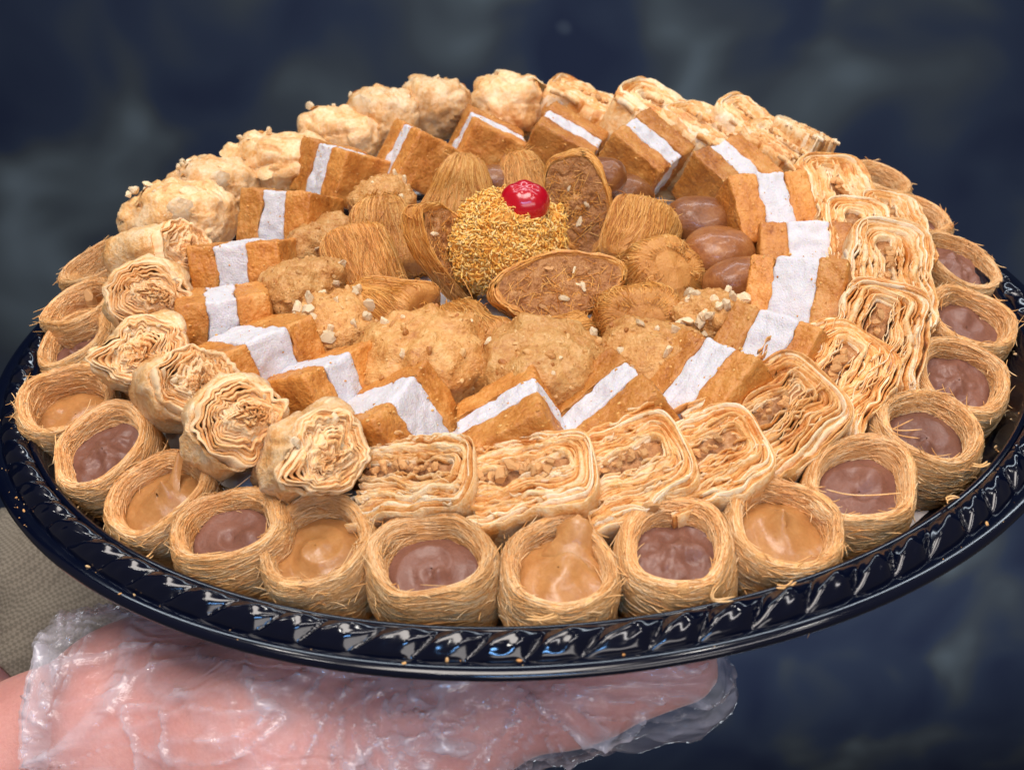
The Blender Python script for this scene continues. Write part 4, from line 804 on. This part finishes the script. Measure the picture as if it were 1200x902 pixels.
# ---------------------------------------------------------------- loose shreds fallen on the rim
def shred(p, yaw, length, curl, label):
    q = np.linspace(-0.5, 0.5, 10); P = np.stack([q * length, curl * (q * q * 4 - 0.4) * length, 0.0004 + 0.0012 * np.abs(q)], -1)
    P2 = P * np.array([0.8, 1.3, 1]) + np.array([0, 0.0006, 0.0003])
    o = obj('pastry_shred', MB().add(*tubes(np.array([P, P2]), 0.00032)).mesh('pastry_shred', M['strand']), label=label, cat='pastry shred', group='loose shreds on the rim')
    o.matrix_world = Matrix.Translation(p) @ Matrix.Rotation(rad(yaw), 4, 'Z')
shred((0.1342, -0.1245, 0.0005), 10, 0.006, 0.1, 'pale shred on the right rim beside the curled-swirl cup')
shred((0.1178, -0.1440, 0.003), 30, 0.005, -0.3, 'pale shred on the right rim below the curled-swirl cup')
shred((0.0640, -0.1775, 0.003), 20, 0.006, 0.1, 'pale shred on the rim below the peaked caramel cup')
shred((0.0455, -0.1815, 0.004), -60, 0.007, 0.5, 'bent shred hooked over the rim right of the nut-crumb cup')
shred((0.0010, -0.1865, 0.004), 5, 0.008, 0.05, 'straight shred on the front rim under the centre caramel cup')
shred((-0.1140, -0.1450, -0.004), -10, 0.008, 0.5, 'curved shred on the inner tray wall at lower left')

def build_crumbs():
    r = np.random.default_rng(2024); mb = MB(); b0, f0 = ball(3)
    for q in range(170):
        a = r.uniform(-2.9, 0.1); rr = r.choice([r.uniform(0.174, 0.186), r.uniform(0.195, 0.199)], p=[0.75, 0.25]); z = np.interp(rr, [0.1715, 0.1755, 0.18, 0.1835, 0.1856, 0.195, 0.199], [-0.0175, -0.015, -0.008, -0.0015, 0.0017, -0.0008, -0.0008]); s_ = 0.00018 + 0.00045 * r.random() ** 3
        mb.add(np.array([rr * math.cos(a), rr * math.sin(a), z + s_ * 0.4]) + (b0 * np.array([1.4, 0.8, 0.6])) @ np.linalg.qr(r.normal(size=(3, 3)))[0] * s_, f0)
    o = obj('pastry_crumbs', mb.mesh('pastry_crumbs', M['strand']), kind='stuff', label='fine golden crumbs scattered over the tray rim', cat='crumbs')
build_crumbs()

# ---------------------------------------------------------------- the hand under the tray: one continuous arm, a film glove, a sleeve
def surface_nets(f, org, h):
    s = f < 0; n0, n1, n2 = f.shape
    cs = np.zeros((n0 - 1, n1 - 1, n2 - 1), int); c = lambda a, i, j, k: a[i:n0 - 1 + i, j:n1 - 1 + j, k:n2 - 1 + k]
    for i in (0, 1):
        for j in (0, 1):
            for k in (0, 1): cs += c(s, i, j, k)
    act = (cs > 0) & (cs < 8); idx = -np.ones(act.shape, int); idx[act] = np.arange(act.sum()); I = np.argwhere(act)
    acc = np.zeros((len(I), 3)); cnt = np.zeros(len(I)); cor = [(i, j, k) for i in (0, 1) for j in (0, 1) for k in (0, 1)]
    for a in cor:
        for ax in range(3):
            if a[ax] == 0:
                b = list(a); b[ax] = 1; fa = f[I[:, 0] + a[0], I[:, 1] + a[1], I[:, 2] + a[2]]; fb = f[I[:, 0] + b[0], I[:, 1] + b[1], I[:, 2] + b[2]]
                m_ = (fa < 0) != (fb < 0); t = np.where(m_, fa / np.where(m_, fa - fb, 1), 0)
                p = np.tile(np.array(a, float), (len(I), 1)); p[:, ax] = t; acc += p * m_[:, None]; cnt += m_
    V = org + (I + acc / cnt[:, None]) * h
    Fs = []
    for ax in range(3):
        u, v = (ax + 1) % 3, (ax + 2) % 3
        lo = [slice(None)] * 3; hi = [slice(None)] * 3; lo[ax] = slice(0, -1); hi[ax] = slice(1, None)
        ch = s[tuple(lo)] != s[tuple(hi)]; E_ = np.argwhere(ch); E_ = E_[(E_[:, u] > 0) & (E_[:, v] > 0) & (E_[:, u] < f.shape[u] - 1) & (E_[:, v] < f.shape[v] - 1)]
        ins = s[E_[:, 0], E_[:, 1], E_[:, 2]]
        def at(du, dv):
            q = E_.copy(); q[:, u] -= du; q[:, v] -= dv; return idx[q[:, 0], q[:, 1], q[:, 2]]
        q = np.stack([at(1, 1), at(0, 1), at(0, 0), at(1, 0)], -1); q[~ins] = q[~ins][:, ::-1]; Fs.append(q)
    F = np.concatenate(Fs); F = F[(F >= 0).all(1)]
    return V, F

# joints in world metres (palm up, fingers pointing right under the tray, thumb on the near side)
J = dict(shoulder=(-0.080, 0.36, -0.180), elbow=(-0.310, -0.060, -0.215), wrist=(-0.168, -0.142, -0.088), heel=(-0.128, -0.140, -0.071),
         im=(-0.030, -0.134, -0.046), mm=(-0.028, -0.114, -0.048), rm=(-0.034, -0.094, -0.050), lm=(-0.045, -0.076, -0.052),
         th0=(-0.122, -0.152, -0.072), th1=(-0.075, -0.163, -0.057), th2=(-0.028, -0.166, -0.052), th3=(0.010, -0.166, -0.042), th4=(0.040, -0.163, -0.036))
def cone(P, a, b, ra, rb):
    a = np.array(a); b = np.array(b); d = b - a; t = np.clip(((P - a) @ d) / (d @ d), 0, 1)
    return np.linalg.norm(P - (a + t[..., None] * d), axis=-1) - (ra + (rb - ra) * t)
def smin(a, b, k): hh = np.clip(0.5 + 0.5 * (b - a) / k, 0, 1); return b * (1 - hh) + a * hh - k * hh * (1 - hh)
FINGERS = {  # knuckle, middle joint, end joint, tip
    'index': (J['im'], (0.012, -0.136, -0.0375), (0.036, -0.137, -0.034), (0.055, -0.137, -0.0325)),
    'middle': (J['mm'], (0.020, -0.115, -0.0375), (0.047, -0.115, -0.034), (0.068, -0.115, -0.0325)),
    'ring': (J['rm'], (0.010, -0.094, -0.0385), (0.036, -0.093, -0.035), (0.056, -0.092, -0.033)),
    'little': (J['lm'], (-0.010, -0.075, -0.041), (0.010, -0.073, -0.037), (0.026, -0.072, -0.034))}
def arm_sdf(P):
    d = cone(P, J['elbow'], J['wrist'], 0.040, 0.027)
    d = smin(d, cone(P, J['shoulder'], J['elbow'], 0.050, 0.040), 0.02)
    d = smin(d, cone(P, J['wrist'], J['heel'], 0.027, 0.030), 0.012)
    for q, r1 in (('im', 0.0165), ('mm', 0.0165), ('rm', 0.0160), ('lm', 0.0150)): d = smin(d, cone(P, J['heel'], J[q], 0.026, r1), 0.010)
    d = smin(d, cone(P, J['th0'], J['th1'], 0.030, 0.0315), 0.016)
    d = smin(d, cone(P, J['th1'], J['th2'], 0.0310, 0.0200), 0.012)
    d = smin(d, cone(P, (-0.10, -0.145, -0.075), (-0.045, -0.145, -0.070), 0.026, 0.020), 0.014)
    d = smin(d, cone(P, J['th2'], J['th3'], 0.0172, 0.0126), 0.008); d = smin(d, cone(P, (0.006, -0.167, -0.043), (0.013, -0.167, -0.041), 0.0140, 0.0138), 0.004); d = smin(d, cone(P, J['th3'], J['th4'], 0.0132, 0.0108), 0.004)
    for k_, (r0, r1, r2, r3) in zip(FINGERS, ((0.0105, 0.0098, 0.0088, 0.0078), (0.0108, 0.0100, 0.0090, 0.0080), (0.0102, 0.0094, 0.0084, 0.0075), (0.0090, 0.0082, 0.0074, 0.0066))):
        a, b, c_, e = FINGERS[k_]; f = smin(cone(P, a, b, r0, r1), cone(P, b, c_, r1, r2), 0.002); f = smin(f, cone(P, c_, e, r2, r3), 0.002); d = smin(d, f, 0.004)
    return d
def grid(lo, hi, h):
    ax = [np.arange(l, u_, h) for l, u_ in zip(lo, hi)]; return np.stack(np.meshgrid(*ax, indexing='ij'), -1)
def build_person():
    person = thing('person', Matrix.Translation(J['elbow']), 'person at left holding the tray up with a gloved hand, khaki sleeve behind', 'person'); e0 = np.array(J['elbow'])
    lo, hi, h = np.array((-0.36, -0.215, -0.26)), np.array((0.085, 0.06, -0.018)), 0.0032
    P = grid(lo, hi, h); d = arm_sdf(P)
    V1, F1 = surface_nets(d, lo, h)
    Vn = vnormals(V1, F1); V1 = V1 + Vn * (0.0005 * fbm(V1 / 0.018, 4, 2))[:, None]
    obj('arm', MB().add(V1 - e0, F1).mesh('arm', M['skin']), person)
    # glove: the film follows the hand loosely, hangs in an empty bag under the thumb and ends in an open cuff at the wrist
    lo, hi, h = np.array((-0.185, -0.222, -0.135)), np.array((0.085, -0.050, -0.004)), 0.0014
    P = grid(lo, hi, h); d = arm_sdf(P)
    def cuffd(P): return P[..., 0] + 0.1450 + 0.30 * (P[..., 2] + 0.060) + 0.004 * vnoise(P / 0.02, 6)
    loose = 0.0018 + 0.0016 * (vnoise(P / 0.03, 2) + 0.4) + (0.0055 + 0.0040 * vnoise(P / np.array([0.03, 0.011, 0.011]), 9)) * np.exp(-np.clip(cuffd(P), 0, 1) / 0.012)
    film = d - loose
    bag = (np.sqrt(((P[..., 0] - 0.020) / 0.036) ** 2 + ((P[..., 1] + 0.1645) / 0.0085) ** 2 + ((P[..., 2] + 0.0485) / 0.0185) ** 2) - 1) * 0.0085
    film = smin(film, bag, 0.004)
    V2, F2 = surface_nets(film, lo, h)
    N2 = vnormals(V2, F2)
    # gathered creases fanning out from the points where the film is pinched against the tray
    ridge = 0
    for c0, k_, sd in (((-0.050, -0.175, -0.022), 9.0, 11), ((-0.005, -0.178, -0.030), 8.0, 13), ((-0.150, -0.150, -0.050), 7.0, 15)):
        e_ = V2 - np.array(c0); ang = np.arctan2(e_[:, 2], e_[:, 0]); rd = np.linalg.norm(e_, axis=1)
        q = np.stack([ang * k_ + 2.0 * vnoise(V2 / 0.03, sd + 1), rd / 0.05, V2[:, 1] / 0.05], -1)
        ridge = ridge + np.clip(1 - np.abs(vnoise(q, sd)) / 0.16, 0, 1) ** 1.5 * np.exp(-rd / 0.055) * 1.3
    w3 = V2 / np.array([0.022, 0.018, 0.011]) + 0.5 * np.stack([vnoise(V2 / 0.02, 5), vnoise(V2 / 0.02, 6), vnoise(V2 / 0.02, 7)], -1)
    ridge2 = np.clip(1 - np.abs(vnoise(w3 + 3, 12)) / 0.10, 0, 1) ** 1.5
    ridge = np.clip(ridge, 0, 1.2)
    V2 = V2 + N2 * (0.0024 * ridge + 0.0018 * ridge2 - 0.0006 + 0.0012 * vnoise(V2 / 0.009, 21))[:, None]
    cd = cuffd(V2); keep = (cd[F2] > 0).any(1); out = cd < 0
    V2[:, 0] = np.where(out, V2[:, 0] - cd, V2[:, 0]); F2 = F2[keep]
    rr = np.hypot(V2[:, 0], V2[:, 1]); V2[:, 2] = np.minimum(V2[:, 2], np.interp(rr, [0.0, 0.172, 0.178, 0.186, 0.200, 0.202, 0.25], [-0.0213, -0.0213, -0.0185, -0.0052, -0.0045, 0.02, 0.02]))
    cz = np.clip(ridge * 1.0 + 0.8 * ridge2 + 0.5 * np.exp(-np.clip(cuffd(V2), 0, 1) / 0.008), 0, 1.6)
    def film_obj(name, V, F, c):
        me = MB().add(V - e0, F).mesh(name, M['glove']); at_ = me.attributes.new('crease', 'FLOAT', 'POINT'); at_.data.foreach_set('value', c.astype(np.float32)); return obj(name, me, person)
    film_obj('glove', V2, F2, cz)
    # turned-over cuff: a second layer of film along the opening
    sel = (cuffd(V2)[F2] < 0.011).all(1); Vc = V2 + N2 * 0.0012
    used = np.unique(F2[sel]); mp_ = -np.ones(len(V2), int); mp_[used] = np.arange(len(used))
    film_obj('glove_cuff', Vc[used], mp_[F2[sel]], cz[used] * 0.6)
    # sleeve
    a, b = np.array(J['shoulder']), np.array((-0.275, -0.004, -0.196)); ax = (b - a) / np.linalg.norm(b - a); n1 = np.cross(ax, [0, 0, 1.0]); n1 /= np.linalg.norm(n1); n2 = np.cross(ax, n1)
    t = np.linspace(0, 1, 90); th = np.linspace(0, 2 * np.pi, 120, endpoint=False); TT, TH = np.meshgrid(t, th, indexing='ij')
    fold = fbm(np.stack([TT * 7 + 0.6 * np.sin(TH), np.cos(TH) * 1.6, np.sin(TH) * 1.6], -1), 14, 3); crease = (1 - np.abs(vnoise(np.stack([TT * 9 + 1.5 * np.sin(TH + 1), np.cos(TH) * 1.2, np.sin(TH) * 1.2 + 4], -1), 15))) ** 4
    RR = 0.068 - 0.008 * TT + 0.007 * fold + 0.006 * crease
    def ringpts(RR): return a + TT[..., None] * (b - a) + RR[..., None] * (np.cos(TH)[..., None] * n1 + np.sin(TH)[..., None] * n2)
    outer = ringpts(RR); inner = ringpts(RR - 0.0022); Vs = np.concatenate([outer, inner[::-1]], 0); n = len(Vs)
    obj('sleeve', MB().add(Vs.reshape(-1, 3) - e0, grid_faces(n, 120, wrap_n=True, wrap_m=True)[:, ::-1]).mesh('sleeve', M['cloth']), person)
build_person()
